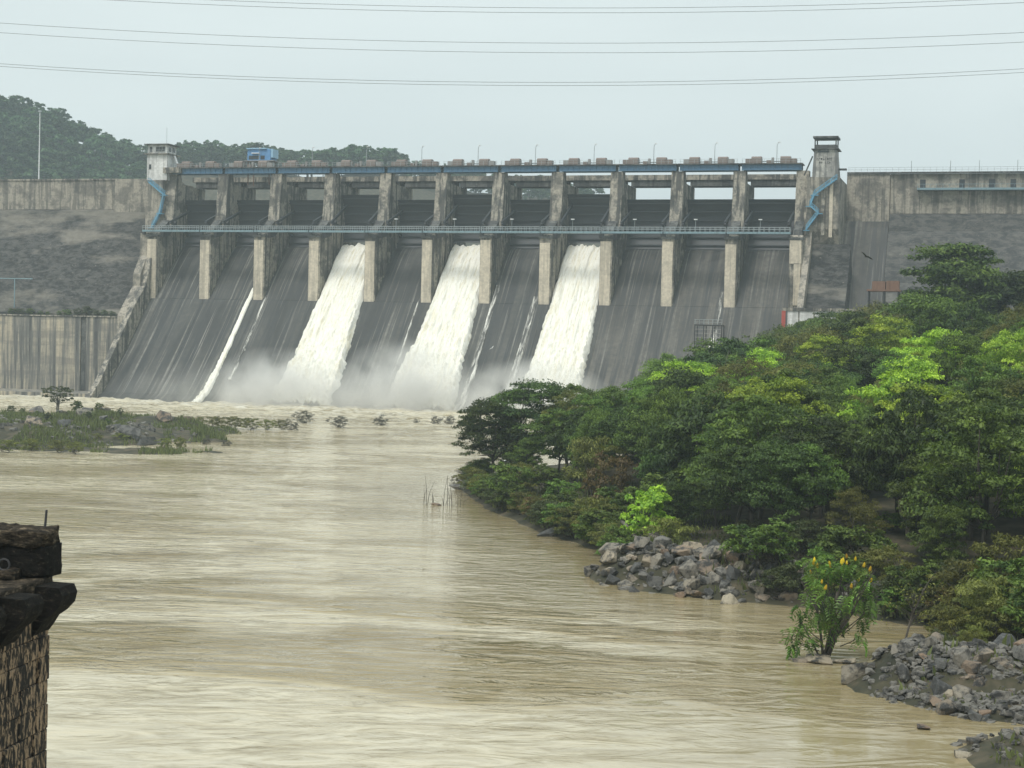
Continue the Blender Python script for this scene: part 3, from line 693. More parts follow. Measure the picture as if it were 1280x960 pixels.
MB().prism([(2, 1.9), (2, 2.3), (4, 2.0)], 5.4, 7.6).build('canopy', 'concrete_dark', rt)
MB().bar((-0.4, 1.5, 5.2), (-2.3, 1.5, 0.6), 0.3, 0.3).build('brace', 'dark_steel', rt)
lt2 = MB()                                                   # two painted rows, too worn to read in the photograph
rl = random.Random(11)
for z, xa_, n in ((4.3, 0.75, 8), (3.45, 1.3, 6)):
    for k in range(n):
        x = xa_ + k * 0.47
        if n == 6 and k == 2: continue
        yy = 0.15 * z / 6.6 - 0.015
        lt2.box(x, x + 0.09, yy - 0.03, yy + 0.1, z - 0.33, z + 0.3)
        if rl.random() < 0.8: lt2.box(x + 0.1, x + 0.34, yy - 0.03, yy + 0.1, z + (0.18 if rl.random() < 0.6 else -0.1), z + (0.29 if rl.random() < 0.6 else 0.02) + 0.02)
        if rl.random() < 0.5: lt2.box(x + 0.24, x + 0.32, yy - 0.032, yy + 0.1, z - 0.3, z - 0.08)
lt2.build('painted_lettering', 'dark_steel', rt)

cb = thing('site_cabin', 'blue metal cabin with lean-to roof on legs above the dam deck', 'cabin', mw=on_dam(dloc(310, 201, 15)[0], 14.6, 61.1))
_, cz = dloc(310, 201, 15); cz -= 61.1
MB().box(0, 6.6, 0, 4, cz, cz + 3.0).build('wall', 'cabin_blue', cb)
MB().box(-0.15, 5.6, -0.5, 4.3, cz + 3.02, cz + 3.3).build('roof', 'cabin_pale_blue', cb)
MB().box(5.7, 7.2, 0.2, 3.9, cz + 0.8, cz + 3.1).build('side_bay', 'cabin_pale_blue', cb)
MB().box(1.4, 3.6, -0.7, 0, cz + 1.8, cz + 2.0).build('awning', 'lamp_white', cb)
for x0, x1 in ((0.4, 3.4), (3.8, 5.0)): MB().box(x0, x1, -0.05, 0.2, cz + 0.3, cz + 1.3).build('window', 'window_dark', cb)
for x in (0.2, 6.3):
    for y in (0.2, 3.7): MB().box(x - 0.12, x + 0.12, y - 0.12, y + 0.12, -4.2, cz - 0.26).build('leg', 'rust_orange', cb)
MB().box(-0.5, 8.0, -0.8, 4.4, cz - 0.25, cz - 0.02).build('floor_frame', 'hoist_grey', cb)

# gate hoists: two drum housings with a motor and gearbox between them, one set above every bay
def make_hoist(b):
    x0 = ps(b - 1) + PW
    t = thing('gate_hoist', 'brown gate hoist with two drum housings and a motor on the blue deck', 'winch', 'gate hoists along the blue deck', on_dam(x0 + 6.1, 11.4, 61.06))
    for sx in (-4.9, 2.1):
        mm = 'hoist_brown'
        h = MB().prism([(-1.2, 0.02), (-1.2, 1.35), (-0.6, 1.75), (0.6, 1.75), (1.2, 1.35), (1.2, 0.02)], sx, sx + 2.4).build('drum_housing', mm, t)
        e = (sx - 1.45) if sx < 0 else sx + 2.42
        MB().box(e, e + 1.42, -0.9, 0.9, 0.02, 1.2).build('gear_cover', 'hoist_grey' if b % 2 else mm, h)
    MB().box(-1.3, -0.2, -0.6, 0.6, 0.02, 0.85).build('motor', 'hoist_brown', t)
    MB().box(-0.1, 0.45, -0.4, 0.4, 0.02, 1.5).build('control_box', 'hoist_grey', t)
    MB().tube([(-2.4, 0, 0.55), (2.05, 0, 0.55)], 0.09, 6).build('drive_shaft', 'dark_steel', t)
for b in range(11): make_hoist(b)
def make_lamp(b):
    x0 = ps(b - 1) + PW
    t = thing('street_lamp', 'slim grey street lamp with curved arm standing between hoists on the deck', 'street lamp', 'street lamps along the blue deck', on_dam(x0 + 6.9, 13.6, 61.06))
    MB().tube([(0, 0, 0), (0, 0, 4.6), (0.08, -0.1, 5.0), (0.5, -0.6, 5.35)], [0.09, 0.07, 0.06, 0.05], 6).build('post', 'rail_grey', t)
    MB().box(0.35, 0.85, -0.9, -0.5, 5.3, 5.45).build('lamp_head', 'lamp_white', t)
for b in range(1, 11): make_lamp(b)
for b in range(4, 11):
    x0 = ps(b - 1) + PW
    t = thing('walkway_lamp', 'short post lamp with white head on the pier walkway', 'lamp', 'lamps along the pier walkway', on_dam(x0 + 5.0 + 0.2 * (b % 3), 0.2, 43.72))
    MB().tube([(0, 0, 0), (0, 0, 2.9)], 0.05, 5).build('post', 'rail_grey', t)
    MB().box(-0.4, 0.4, -0.3, 0.3, 2.9, 3.1).build('lamp_head', 'lamp_white', t)
mx, mz = dloc(50, 140, 29)
t = thing('light_mast', 'tall thin pale mast standing on the dam in front of the wooded hill', 'mast', mw=on_dam(mx, 29, 59))
MB().tube([(0, 0, 0), (0, 0, mz - 59)], [0.22, 0.12], 6).build('pole', 'lamp_white', t); MB().box(-0.5, 0.5, -0.3, 0.3, mz - 59, mz - 58.6).build('lamp_frame', 'rail_grey', t)

# small works on the tree-covered bank beside the spillway
wt = thing('gallery_wall', 'low whitewashed wall with grey coping and red post at the spillway foot', 'wall', mw=on_dam(68, -15, 0))
MB().box(0.8, 17, 0, 1.2, 14, 24.9).build('wall', 'whitewash', wt); MB().box(-0.4, 17.4, -0.25, 1.5, 24.92, 25.6).build('coping', 'concrete_stained', wt)
MB().box(-0.5, 0.35, -0.3, 0.3, 16, 24.9).build('post', 'red_post', wt)
for k in range(4): MB().box(3.2 + k * 3.4, 3.5 + k * 3.4, -0.12, -0.01, 16, 24.8).build('buttress', 'concrete_stained', wt)
q = onY(1086, 362, 345)
ru = thing('rusty_tank', 'rusty orange steel tank on a stand in front of the masonry dam', 'tank', mw=Matrix.Translation((q.x, 345, 0)) @ Matrix.Rotation(-TH, 4, 'Z'))
MB().box(0.6, 3.2, 0, 2.6, q.z + 0.1, q.z + 1.7).build('tank', 'rust_orange', ru); MB().box(3.4, 5.9, 0, 2.6, q.z + 0.1, q.z + 1.8).build('tank', 'rust_orange', ru)
MB().box(-0.4, 6.2, -0.3, 2.9, q.z - 0.3, q.z + 0.08).build('stand_top', 'rust_orange', ru)
for x in (0, 3, 5.8):
    for y in (0, 2.4): MB().box(x - 0.15, x + 0.15, y, y + 0.3, q.z - 12, q.z - 0.31).build('leg', 'dark_steel', ru)
q = onY(868, 406, 345)
cg = thing('steel_platform', 'dark steel platform with lattice sides and railing at the chute foot', 'platform', mw=Matrix.Translation((q.x, 345, 0)) @ Matrix.Rotation(-TH, 4, 'Z'))
MB().box(0, 5.6, 0, 3, q.z - 0.15, q.z + 0.1).build('deck', 'dark_steel', cg)
for x in (0.1, 1.9, 3.7, 5.5):
    for y in (0.1, 2.9): MB().box(x - 0.1, x + 0.1, y - 0.1, y + 0.1, q.z - 12, q.z - 0.16).build('column', 'dark_steel', cg)
for k in range(5):
    MB().box(0, 5.6, 0.02, 0.12, q.z - 0.9 - k * 0.8, q.z - 0.8 - k * 0.8).build('lattice_bar', 'hoist_grey', cg)
r = MB()
for k in range(7): r.box(0.1 + k * 0.9 - 0.03, 0.1 + k * 0.9 + 0.03, 0.02, 0.08, q.z + 0.1, q.z + 1.1)
r.box(0, 5.6, 0.015, 0.085, q.z + 1.05, q.z + 1.12); r.box(0, 5.6, 0.015, 0.085, q.z + 0.55, q.z + 0.6); r.build('railing', 'rail_grey', cg)

# ------------------------------------------------------------------ water coming down the spillway
def sheet(name, label, xa, xb, y_top, thick, spread_l, spread_r, mat, seed, nw=110, nt=300, ragged=0.6, y_end=-30.0, drift=0.0):
    t = np.linspace(0, 1, nt); w = np.linspace(-1, 1, nw)
    T, W = np.meshgrid(t, w, indexing='ij')
    y = y_top + (y_end - y_top) * T
    zc = np.interp(y, *[np.array(a) for a in zip(*sorted(PROFILE[2:] + LOWER))])
    grow = np.clip((T - 0.32) / 0.68, 0, 1)
    rag = (fbm(np.full_like(T, seed) + np.sign(W) * 3.3, T * 14, 5, 0.65) + 0.5 * fbm(W * 3 + seed, T * 45, 3, 0.7)) * ragged * (0.2 + 1.3 * grow)
    cx = (xa + xb) / 2; hw = (xb - xa) / 2
    left = -hw - spread_l * grow - rag; right = hw + spread_r * grow + rag
    x = cx + drift * T + np.where(W < 0, -W * left, W * right)
    edge = np.clip((1 - np.abs(W)) / 0.13, 0, 1) ** 0.6
    st = fbm(x * 1.1 + seed, T * 6, 4, 0.6); cl = np.abs(fbm(x * 0.7 + seed, T * 26, 4, 0.6))
    th = thick * (0.55 + 0.75 * T) + thick * (0.3 * st + 0.85 * cl * (0.1 + grow))
    z = zc - 0.3 + (th * 1.25 + 0.3) * edge
    y = y - th * 0.5 * edge
    me = np_mesh(name, np.stack([x, y, z], -1).reshape(-1, 3), grid_faces(nt, nw), mat, smooth=True)
    return tag(link(name, me, mw=DAM), label, 'waterfall', kind='thing')
sheet('water_chute', 'broad white water chute from the open bay closest to the white tower', ps(2) + PW + 0.1, ps(3) - 0.1, 15.4, 1.0, 1.8, 2.6, 'falling_water', 1.7)
sheet('water_chute', 'broad white water chute from the middle one of three open bays', ps(4) + PW + 0.1, ps(5) - 0.1, 15.4, 1.0, 3.4, 2.4, 'falling_water', 5.2)
sheet('water_chute', 'broad white water chute from the open bay closest to the trees', ps(6) + PW + 0.1, ps(7) - 0.1, 15.4, 1.0, 1.6, 2.0, 'falling_water', 9.4)
def leak(label, xa, xb, y0, y1, seed, thick=0.3, drift=0.0, sl=0.2, sr=0.5):
    sheet('water_leak', label, xa, xb, y0, thick, sl, sr, 'falling_water' if thick > 0.3 else 'thin_water', seed, 14, 120, 0.22, y1, drift)
leak('bright narrow stream of leaking water beside the second pier from the white tower', ps(1) - 1.45, ps(1) - 0.2, 2.5, -29, 2.1, 0.4, -0.6)
leak('thin pale trickle just past the second pier from the white tower', ps(1) + PW + 0.1, ps(1) + PW + 0.6, 1.0, -20, 2.9, 0.15, 0.2, 0, 0.1)
leak('pale trickle beside the pier bounding the middle water chute', ps(5) + PW + 0.2, ps(5) + PW + 1.4, 4.0, -29, 3.7, 0.28, 0.2)
leak('pale trickle beside the pier bounding the water chute by the trees', ps(6) - 1.6, ps(6) - 0.3, 1.5, -29, 4.4, 0.28, -0.3)
leak('short pale trickle at the last free-standing pier above the steel platform', ps(9) - 1.3, ps(9) - 0.2, 3.0, -16, 5.5, 0.26, -0.2)
leak('very thin streak of water on the dark chute beside the middle water chute', ps(4) - 0.7, ps(4) - 0.3, 0.5, -28, 6.6, 0.14, -0.2, 0, 0.1)

# ------------------------------------------------------------------ trees: tapered trunk and limbs, crown of leaf-sized faces in layered clumps
def unit(v): return v / np.maximum(np.linalg.norm(v, axis=-1, keepdims=True), 1e-9)
def crown_data(seed, H, R, base, lobes, clumps, per, leaf, flat=0.5, lobe_r=0.42, up=0.7, ratio=0.5, cone=0.0, droop=0.25):
    g = np.random.default_rng(seed)
    zc, hz = (base + H) / 2, (H - base) / 2
    k = np.arange(lobes) + 0.5
    el = np.arcsin(np.clip(1 - 1.75 * k / lobes, -0.75, 1)); az = k * 2.399963 + g.random() * 6
    rr = 0.48 + 0.3 * g.random(lobes)
    L = np.stack([np.cos(az) * np.cos(el) * R * rr, np.sin(az) * np.cos(el) * R * rr, zc + np.sin(el) * hz * (rr + 0.12)], -1)
    if cone: L[:, :2] *= (1 - cone * np.clip((L[:, 2:] - base) / (H - base), 0, 1))
    Lr = R * lobe_r * (0.75 + 0.5 * g.random(lobes))
    P, N, Tt = [], [], []
    for j in range(lobes):
        nc = max(3, int(clumps / lobes * (Lr[j] / (R * lobe_r)) ** 2))
        d = unit(g.normal(size=(nc, 3))); d[:, 2] = np.where(d[:, 2] < -0.35, -d[:, 2], d[:, 2])
        C = L[j] + d * Lr[j] * np.array([1, 1, 0.72]) * (0.55 + 0.5 * g.random((nc, 1)))
        for c, dd in zip(C, d):
            rc = Lr[j] * (0.3 + 0.24 * g.random()); n = int(per * (0.7 + 0.6 * g.random()))
            q = unit(g.normal(size=(n, 3))); q[:, 2] = np.where(q[:, 2] < -0.15, np.abs(q[:, 2]) * 0.6, q[:, 2])
            p = c + q * np.array([rc, rc, rc * flat]) * (g.random((n, 1)) ** 0.4)
            nn = unit(q * 0.6 + dd * 0.35 + np.array([0, 0, up * 0.8]) + g.normal(size=(n, 3)) * 0.6)
            P.append(p); N.append(nn); Tt.append(np.clip(g.normal(0.45 + 0.22 * g.normal(), 0.2, n), 0, 1))
    return np.concatenate(P), np.concatenate(N), np.concatenate(Tt), L, g
def leaves_mesh(name, P, N, T, g, leaf, ratio, droop, mat):
    n = len(P); a = unit(np.cross(N, unit(g.normal(size=(n, 3))))); b = np.cross(N, a)
    l = leaf * (0.65 + 0.7 * g.random((n, 1))); w = l * ratio
    tip = P + a * l * 0.55 - np.array([0, 0, 1]) * l * droop; tail = P - a * l * 0.45
    V = np.stack([tail, P + b * w * 0.5, tip, P - b * w * 0.5], 1).reshape(-1, 3)
    F = np.arange(n * 4).reshape(n, 4)
    return np_mesh(name, V, F, mat, np.repeat(T, 4))
def trunk_mesh(name, L, H, base, r, mat, seed, limbs=9, stems=1):
    g = random.Random(seed); m = MB(); R0 = Vector((0, 0, 0))
    hub = Vector((g.uniform(-0.3, 0.3), g.uniform(-0.3, 0.3), base + (H - base) * 0.25))
    for s in range(stems):
        off = Vector((g.uniform(-0.25, 0.25), g.uniform(-0.25, 0.25), 0)) * (stems > 1)
        h = hub + Vector((g.uniform(-0.8, 0.8), g.uniform(-0.8, 0.8), 0)) * (stems > 1)
        m.tube([off + Vector((0, 0, -0.6)), off + Vector((0, 0, 0.25 * h.z)), h * 0.6 + off * 0.4 + Vector((g.uniform(-.2, .2), g.uniform(-.2, .2), 0)), h], [r * 1.25, r, r * 0.8, r * 0.62], 7)
        for k in range(limbs):
            t = Vector(L[(k * 3 + s) % len(L)]); f = h * g.uniform(0.75, 1.0) + off * 0.2
            mid = f.lerp(t, 0.5) + Vector((g.uniform(-.4, .4), g.uniform(-.4, .4), g.uniform(-.5, .2)))
            m.tube([f, mid, t], [r * 0.45, r * 0.3, r * 0.1], 5)
    return m.mesh(name, mat, True)
PROTO = {}
def proto(kind, seed, H, R, base, lobes, clumps, per, leaf, mat, bark='bark', r=0.2, stems=1, **k):
    kk = dict(ratio=0.5, droop=0.25); kk.update({a: b for a, b in k.items() if a in kk})
    P, N, T, L, g = crown_data(seed, H, R, base, lobes, clumps, per, leaf, **k)
    PROTO.setdefault(kind, []).append((leaves_mesh('crown', P, N, T, g, leaf, kk['ratio'], kk['droop'], mat),
                                       trunk_mesh('trunk', L, H, base, r, bark, seed, stems=stems), H, R))
# kind, height 10 unless noted
for s in range(2): proto('dark', 21 + s, 10, 5.0, 1.0, 16, 240, 95, 0.27, 'leaf_dark', r=0.24, flat=0.6)
for s in range(3): proto('mid', 31 + s, 10, 4.2, 1.2, 14, 210, 90, 0.25, 'leaf_mid', flat=0.7)
for s in range(2): proto('lime', 41 + s, 10, 4.4, 2.0, 15, 130, 130, 0.25, 'leaf_lime', flat=0.7, up=0.8)
for s in range(2): proto('feather', 51 + s, 10, 3.7, 0.8, 18, 240, 95, 0.24, 'leaf_feather', ratio=0.32, flat=0.8, cone=0.45, droop=0.45)
for s in range(2): proto('olive', 61 + s, 10, 4.2, 0.6, 14, 190, 75, 0.23, 'leaf_olive', ratio=0.4, flat=0.85)
proto('tall', 71, 10, 3.0, 0.8, 24, 300, 110, 0.2, 'leaf_mid', cone=0.5, flat=0.8)
proto('tall', 72, 10, 3.0, 0.8, 24, 300, 110, 0.2, 'leaf_dark', cone=0.5, flat=0.8)
for s in range(2): proto('glossy', 76 + s, 10, 4.4, 1.0, 13, 180, 60, 0.38, 'leaf_dark', ratio=0.42, flat=0.7, droop=0.5)
for s in range(3): proto('bush', 81 + s, 3, 1.9, 0.0, 10, 110, 44, 0.2, 'leaf_grey', r=0.05, stems=3, flat=0.75, ratio=0.4)
for s in range(2): proto('greenbush', 91 + s, 3, 1.8, 0.0, 10, 110, 44, 0.22, 'leaf_mid', r=0.05, stems=3, flat=0.7, ratio=0.42)
for s in range(2): proto('olivebush', 96 + s, 3, 1.9, 0.0, 11, 110, 46, 0.19, 'leaf_olive', r=0.05, stems=3, flat=0.8, ratio=0.32, droop=0.4)
proto('brownbush', 101, 3, 1.7, 0.2, 9, 70, 34, 0.2, 'leaf_brown', r=0.05, stems=3, flat=0.8)
proto('limebush', 103, 3, 1.7, 0.2, 10, 80, 60, 0.24, 'leaf_lime', r=0.05, stems=2, flat=0.6, up=0.9)
for s in range(2): proto('drift', 105 + s, 3, 3.0, -0.3, 10, 90, 36, 0.3, 'leaf_drift', r=0.06, stems=4, flat=0.8, ratio=0.2)
proto('twig', 108, 10, 3.4, 2.0, 12, 60, 14, 0.3, 'leaf_grey', 'bark_pale', 0.12, 4, flat=0.8)
proto('umbrella', 111, 10, 6.0, 4.0, 18, 80, 26, 0.6, 'leaf_grey', 'bark_pale', 0.26, 3, flat=0.4, lobe_r=0.3)
for s in range(4): proto('hill', 121 + s, 10, 4.6, 1.0, 12, 70, 26, 0.95, 'leaf_hill', r=0.25, flat=0.6, ratio=0.7)
NAMES = {'dark': 'broadleaf_tree', 'mid': 'leafy_tree', 'lime': 'lime_tree', 'feather': 'feathery_tree', 'olive': 'olive_green_tree', 'tall': 'tall_tree',
         'glossy': 'glossy_tree', 'bush': 'bush', 'greenbush': 'green_bush', 'olivebush': 'feathery_bush', 'brownbush': 'brown_bush', 'limebush': 'bright_bush',
         'drift': 'flooded_bush', 'twig': 'twiggy_tree', 'umbrella': 'umbrella_tree', 'hill': 'hill_tree'}
BANK = {'dark': ('dense dark green tree with layered crown on the wooded bank', 'dark layered trees on the bank'),
        'mid': ('mid green leafy tree with rounded crown on the wooded bank', 'rounded leafy trees on the bank'),
        'lime': ('bright lime green tree with lumpy crown on the wooded bank', 'lime green trees on the bank'),
        'feather': ('light green feathery tapering tree on the wooded bank', 'feathery trees on the bank'),
        'olive': ('yellowish olive tree with loose crown on the wooded bank', 'olive trees on the bank'),
        'tall': ('tall tapering green tree standing at the back of the wooded bank', 'tall trees behind the bank'),
        'glossy': ('dark tree with long drooping leaves on the wooded bank', 'long-leaved trees on the bank'),
        'bush': ('greyish green bush at the foot of the bank trees', 'grey green bushes along the shore'),
        'greenbush': ('leafy mid green bush at the foot of the bank trees', 'green bushes along the shore'),
        'olivebush': ('feathery olive bush at the foot of the bank trees', 'olive bushes along the shore'),
        'brownbush': ('browning bush among the green bank trees', 'browning bushes along the shore'),
        'limebush': ('small bright green bush at the foot of the bank trees', 'bright bushes along the shore'),
        'twig': ('half bare twiggy grey tree on the bank near the chute', 'bare twiggy trees')}
prng = random.Random(77)
def plant(kind, x, y, h, wide=1.0, label=None, group=None, z=None, var=None, rot=None):
    V = PROTO[kind]; crown, trunk, H, R = V[prng.randrange(len(V)) if var is None else var]
    z = gz(x, y) - 0.05 if z is None else z; s = h / H
    if label is None:
        label, group = BANK[kind]; px, _ = to_px(x, y, z + h * 0.7)
        zone = ('at the tip of the wooded bank' if px < 742 else 'between the bank tip and the rock pile' if y > 118 and px < 860 and y < 190 else 'just behind the rock pile' if px < 985 and y < 150 else
                'on the bank behind the flowering bush' if y < 118 else 'up the bank below the lime crown' if y < 175 else 'below the steel platform' if px < 960 else
                'at the back below the whitewashed wall' if px < 1120 and y > 205 else 'at the back below the masonry dam' if y > 205 else 'midway up the wooded bank')
        size = 'small ' if h < (2.6 if 'bush' in kind else 6) else 'large ' if h > (3.6 if 'bush' in kind else 10) else ''
        for old in ('on the wooded bank', 'at the foot of the bank trees', 'among the green bank trees'): label = label.replace(old, zone)
        label = (size if not label.startswith('small') else '') + label; group = group + ' ' + zone
    rot = prng.uniform(0, 6.28) if rot is None else rot
    t = thing(NAMES[kind], label, 'bush' if 'bush' in kind or kind == 'drift' else 'tree', group,
              Matrix.Translation((x, y, z)) @ Matrix.Rotation(rot, 4, 'Z') @ Matrix.Diagonal((s * wide, s * wide, s, 1)))
    link('trunk', trunk, t); link('crown', crown, t); return t

SKY = [(560, 560), (576, 520), (590, 497), (650, 481), (700, 474), (742, 462), (770, 442), (800, 437), (850, 428), (885, 420), (905, 420), (930, 408), (960, 396), (1000, 390),
       (1060, 380), (1100, 376), (1140, 370), (1160, 365), (1240, 370), (1280, 368), (1500, 330)]
def top_limit(x, y):
    px, _ = to_px(x, y, 8.0); s = float(np.interp(px, [a for a, _ in SKY], [b for _, b in SKY]))
    s += max(0.0, 205 - y) * 0.5 + (26 if 1015 < px < 1185 and y < 200 else 0)
    return onY(px, s, y).z, px
# the trees that can be singled out, at the pixel their foot or crown shows
def feature(kind, px, foot_py, Y, top_py, label, wide=1.0, var=0):
    q = onY(px, foot_py, Y); z = gz(q.x, Y) - 0.05; h = onY(px, top_py, Y).z - z
    return plant(kind, q.x, Y, h, wide, label, None, z, var)
USED = []
def feat(*a, **k):
    t = feature(*a, **k); USED.append((t.location.x, t.location.y)); return t
feat('dark', 655, 600, 184, 478, 'broad dark layered tree overhanging the water at the tip of the bank', wide=1.15)
feat('dark', 615, 600, 181, 497, 'dark layered tree leaning out over the water at the bank tip', wide=0.95, var=1)
feat('mid', 720, 600, 196, 476, 'rounded tree just behind the tip tree in front of the last water chute', wide=1.05)
feat('lime', 1095, 500, 203, 403, 'large bright lime green tree with lumpy crown standing out of the dark canopy', wide=0.95)
feat('feather', 1082, 640, 140, 503, 'light green feathery tree tapering up in the middle of the bank', wide=0.95)
feat('feather', 895, 660, 133, 566, 'slender bright green young tree behind the rock pile', wide=0.8, var=1)
feat('limebush', 808, 660, 121, 612, 'small bright lime bush behind the upstream end of the rock pile', wide=0.9)
feat('olive', 1165, 690, 118, 580, 'yellowish olive tree with loose crown above the boulder spur', wide=0.9)
feat('tall', 1193, 420, 262, 297, 'tall hazy tree rising above the canopy against the masonry dam', wide=1.35)
feat('tall', 1272, 420, 262, 322, 'second tall hazy tree at the masonry dam beside the taller one', wide=1.2, var=1)
feat('brownbush', 760, 640, 140, 570, 'browning shrub among the dark green crowns near the bank tip', wide=0.7)
feat('twig', 940, 470, 235, 408, 'half bare twiggy grey tree near the steel platform', wide=1.1)
feat('twig', 905, 470, 240, 428, 'thin bare grey stems beside the steel platform', wide=0.8)
feat('glossy', 985, 660, 126, 560, 'dark tree with long drooping leaves behind the rock pile', wide=1.0)
feat('bush', 1000, 700, 112, 650, 'grey green feathery bush directly above the rock pile', wide=1.5)
Y = 79.0
while Y < 318:
    step = 4.4 + Y * 0.011
    xr_ = 0.31 * Y + 14; x = -12.0
    while x < xr_:
        xx = x + prng.uniform(-0.4, 0.4) * step; yy = Y + prng.uniform(-0.4, 0.4) * step; x += step
        sd = float(shore_dist(np.array([xx]), np.array([yy]))[0])
        if sd < 0.7 or (yy < 80 and xx < 27): continue
        if min((abs(xx - 12.5) / 6.5) ** 2 + (abs(yy - 107) / 4) ** 2, 9) < 1: continue
        if any(math.hypot(xx - a, yy - b) < 2.6 for a, b in USED): continue
        z = gz(xx, yy); lim, px = top_limit(xx, yy)
        n1 = float(fbm(np.array([xx * 0.06 + 3]), np.array([yy * 0.05]), 2)[0]); u = prng.random()
        if sd < 5.0: kind = prng.choices(['bush', 'greenbush', 'olivebush', 'limebush', 'brownbush'], [4, 4, 3, 0.5, 0.3])[0]; h = prng.uniform(2.0, 4.0)
        elif sd < 10: kind = prng.choices(['greenbush', 'olivebush', 'mid', 'feather', 'olive', 'glossy', 'dark'], [2, 1.5, 3, 2, 1, 2, 2])[0]; h = prng.uniform(3.4, 6.0)
        else:
            kind = prng.choices(['dark', 'mid', 'feather', 'lime', 'olive', 'glossy'], [3.4 - 2 * n1, 4, 2.2, 1.5, 1.2, 1.6])[0]; h = prng.uniform(6.5, 11) if yy < 215 else prng.uniform(9, 16)
        h = min(h, lim - z - prng.uniform(-0.9, 2.6))
        if h < 1.6: continue
        if h < 3.2 and kind in ('dark', 'mid', 'feather', 'lime', 'olive', 'glossy'): kind = 'greenbush'
        plant(kind, xx, yy, h, prng.uniform(0.78, 1.12) if h > 4.5 else prng.uniform(1.0, 1.4))
    Y += step * 0.95
for k in range(26):
    px = prng.uniform(975, 1150); Yb = prng.uniform(285, 335); q = onY(px, 400, Yb); top = onY(px, float(np.interp(px, [975, 1010, 1060, 1150], [405, 398, 388, 372])) + prng.uniform(-3, 12), Yb).z; zz = gz(q.x, Yb)
    if top - zz > 2.5: plant(prng.choice(['mid', 'feather', 'dark', 'olive', 'mid']), q.x, Yb, top - zz, prng.uniform(0.9, 1.2))
# thicket at the near shore behind the second rock pile
for px, py, h, k in ((1180, 800, 2.6, 'olivebush'), (1225, 800, 3.2, 'olivebush'), (1262, 790, 3.4, 'greenbush'), (1200, 770, 3.0, 'bush'), (1250, 760, 3.6, 'olivebush'), (1145, 772, 1.8, 'bush'), (1275, 815, 2.4, 'olivebush')):
    q = onz(px, py, 0.4); plant(k, q.x + 0.5, q.y, h, 1.15)
for k in range(14):
    ss = -137 + k * 2.7 + prng.uniform(-0.8, 0.8); P_ = DAM @ Vector((ss, -3.9 + prng.uniform(-0.6, 0.3), 20.55))
    plant(prng.choice(['bush', 'greenbush', 'bush']), P_.x, P_.y, prng.uniform(1.2, 3.2), prng.uniform(0.9, 1.3), 'dusty green shrub on top of the low striped river wall', 'shrubs on the river wall', P_.z)
# low growth along the waterline of the bank tip
for px, py, h, k in ((600, 622, 2.2, 'olivebush'), (625, 634, 2.0, 'bush'), (648, 648, 2.2, 'olivebush'), (668, 656, 1.8, 'greenbush'), (705, 676, 2.0, 'bush'), (735, 684, 2.3, 'greenbush'), (575, 610, 1.6, 'drift'), (590, 606, 2.0, 'drift')):
    q = onz(px, py, 0.0)
    if k == 'drift': plant(k, q.x, q.y, h, 0.7, 'grey half flooded brush at the tip of the wooded bank', 'drowned brush at the bank tip', -0.1)
    else: plant(k, q.x + 0.6, q.y + 0.8, h, 1.2, z=0.0)

acc = 0.0
for (ax, ay), (bx, by) in zip(SHORE[:-1], SHORE[1:]):
    if ay < 80 or by > 200: continue
    L_ = math.hypot(bx - ax, by - ay); t_ = 0.0
    while t_ < L_:
        x_ = ax + (bx - ax) * t_ / L_ + prng.uniform(0.1, 1.3); y_ = ay + (by - ay) * t_ / L_ + prng.uniform(-0.6, 0.8); t_ += prng.uniform(1.1, 2.2)
        if 101 < y_ < 114 or (y_ < 99 and x_ < 19.5): continue
        plant(prng.choices(['bush', 'greenbush', 'olivebush', 'brownbush'], [3, 4, 3, 0.4])[0], x_, y_, prng.uniform(1.3, 2.6), prng.uniform(0.95, 1.4), z=max(gz(x_, y_), -0.1) - 0.1)
feature('mid', 697, 600, 172, 512, 'rounded tree filling the gap between the tip trees and the browning shrub', 1.05, 1)
feature('greenbush', 684, 620, 160, 585, 'wide green bush under the gap beside the tip trees', 1.3, 0)
feature('greenbush', 1112, 690, 118, 640, 'leafy green bush under the trees above the flat slab boulder', 1.5, 1)
feature('olivebush', 1060, 690, 124, 640, 'loose olive bush under the trees behind the flowering bush', 1.4, 0)
feature('bush', 935, 690, 118, 650, 'grey green bush filling the shade directly behind the rock pile', 1.5, 2)
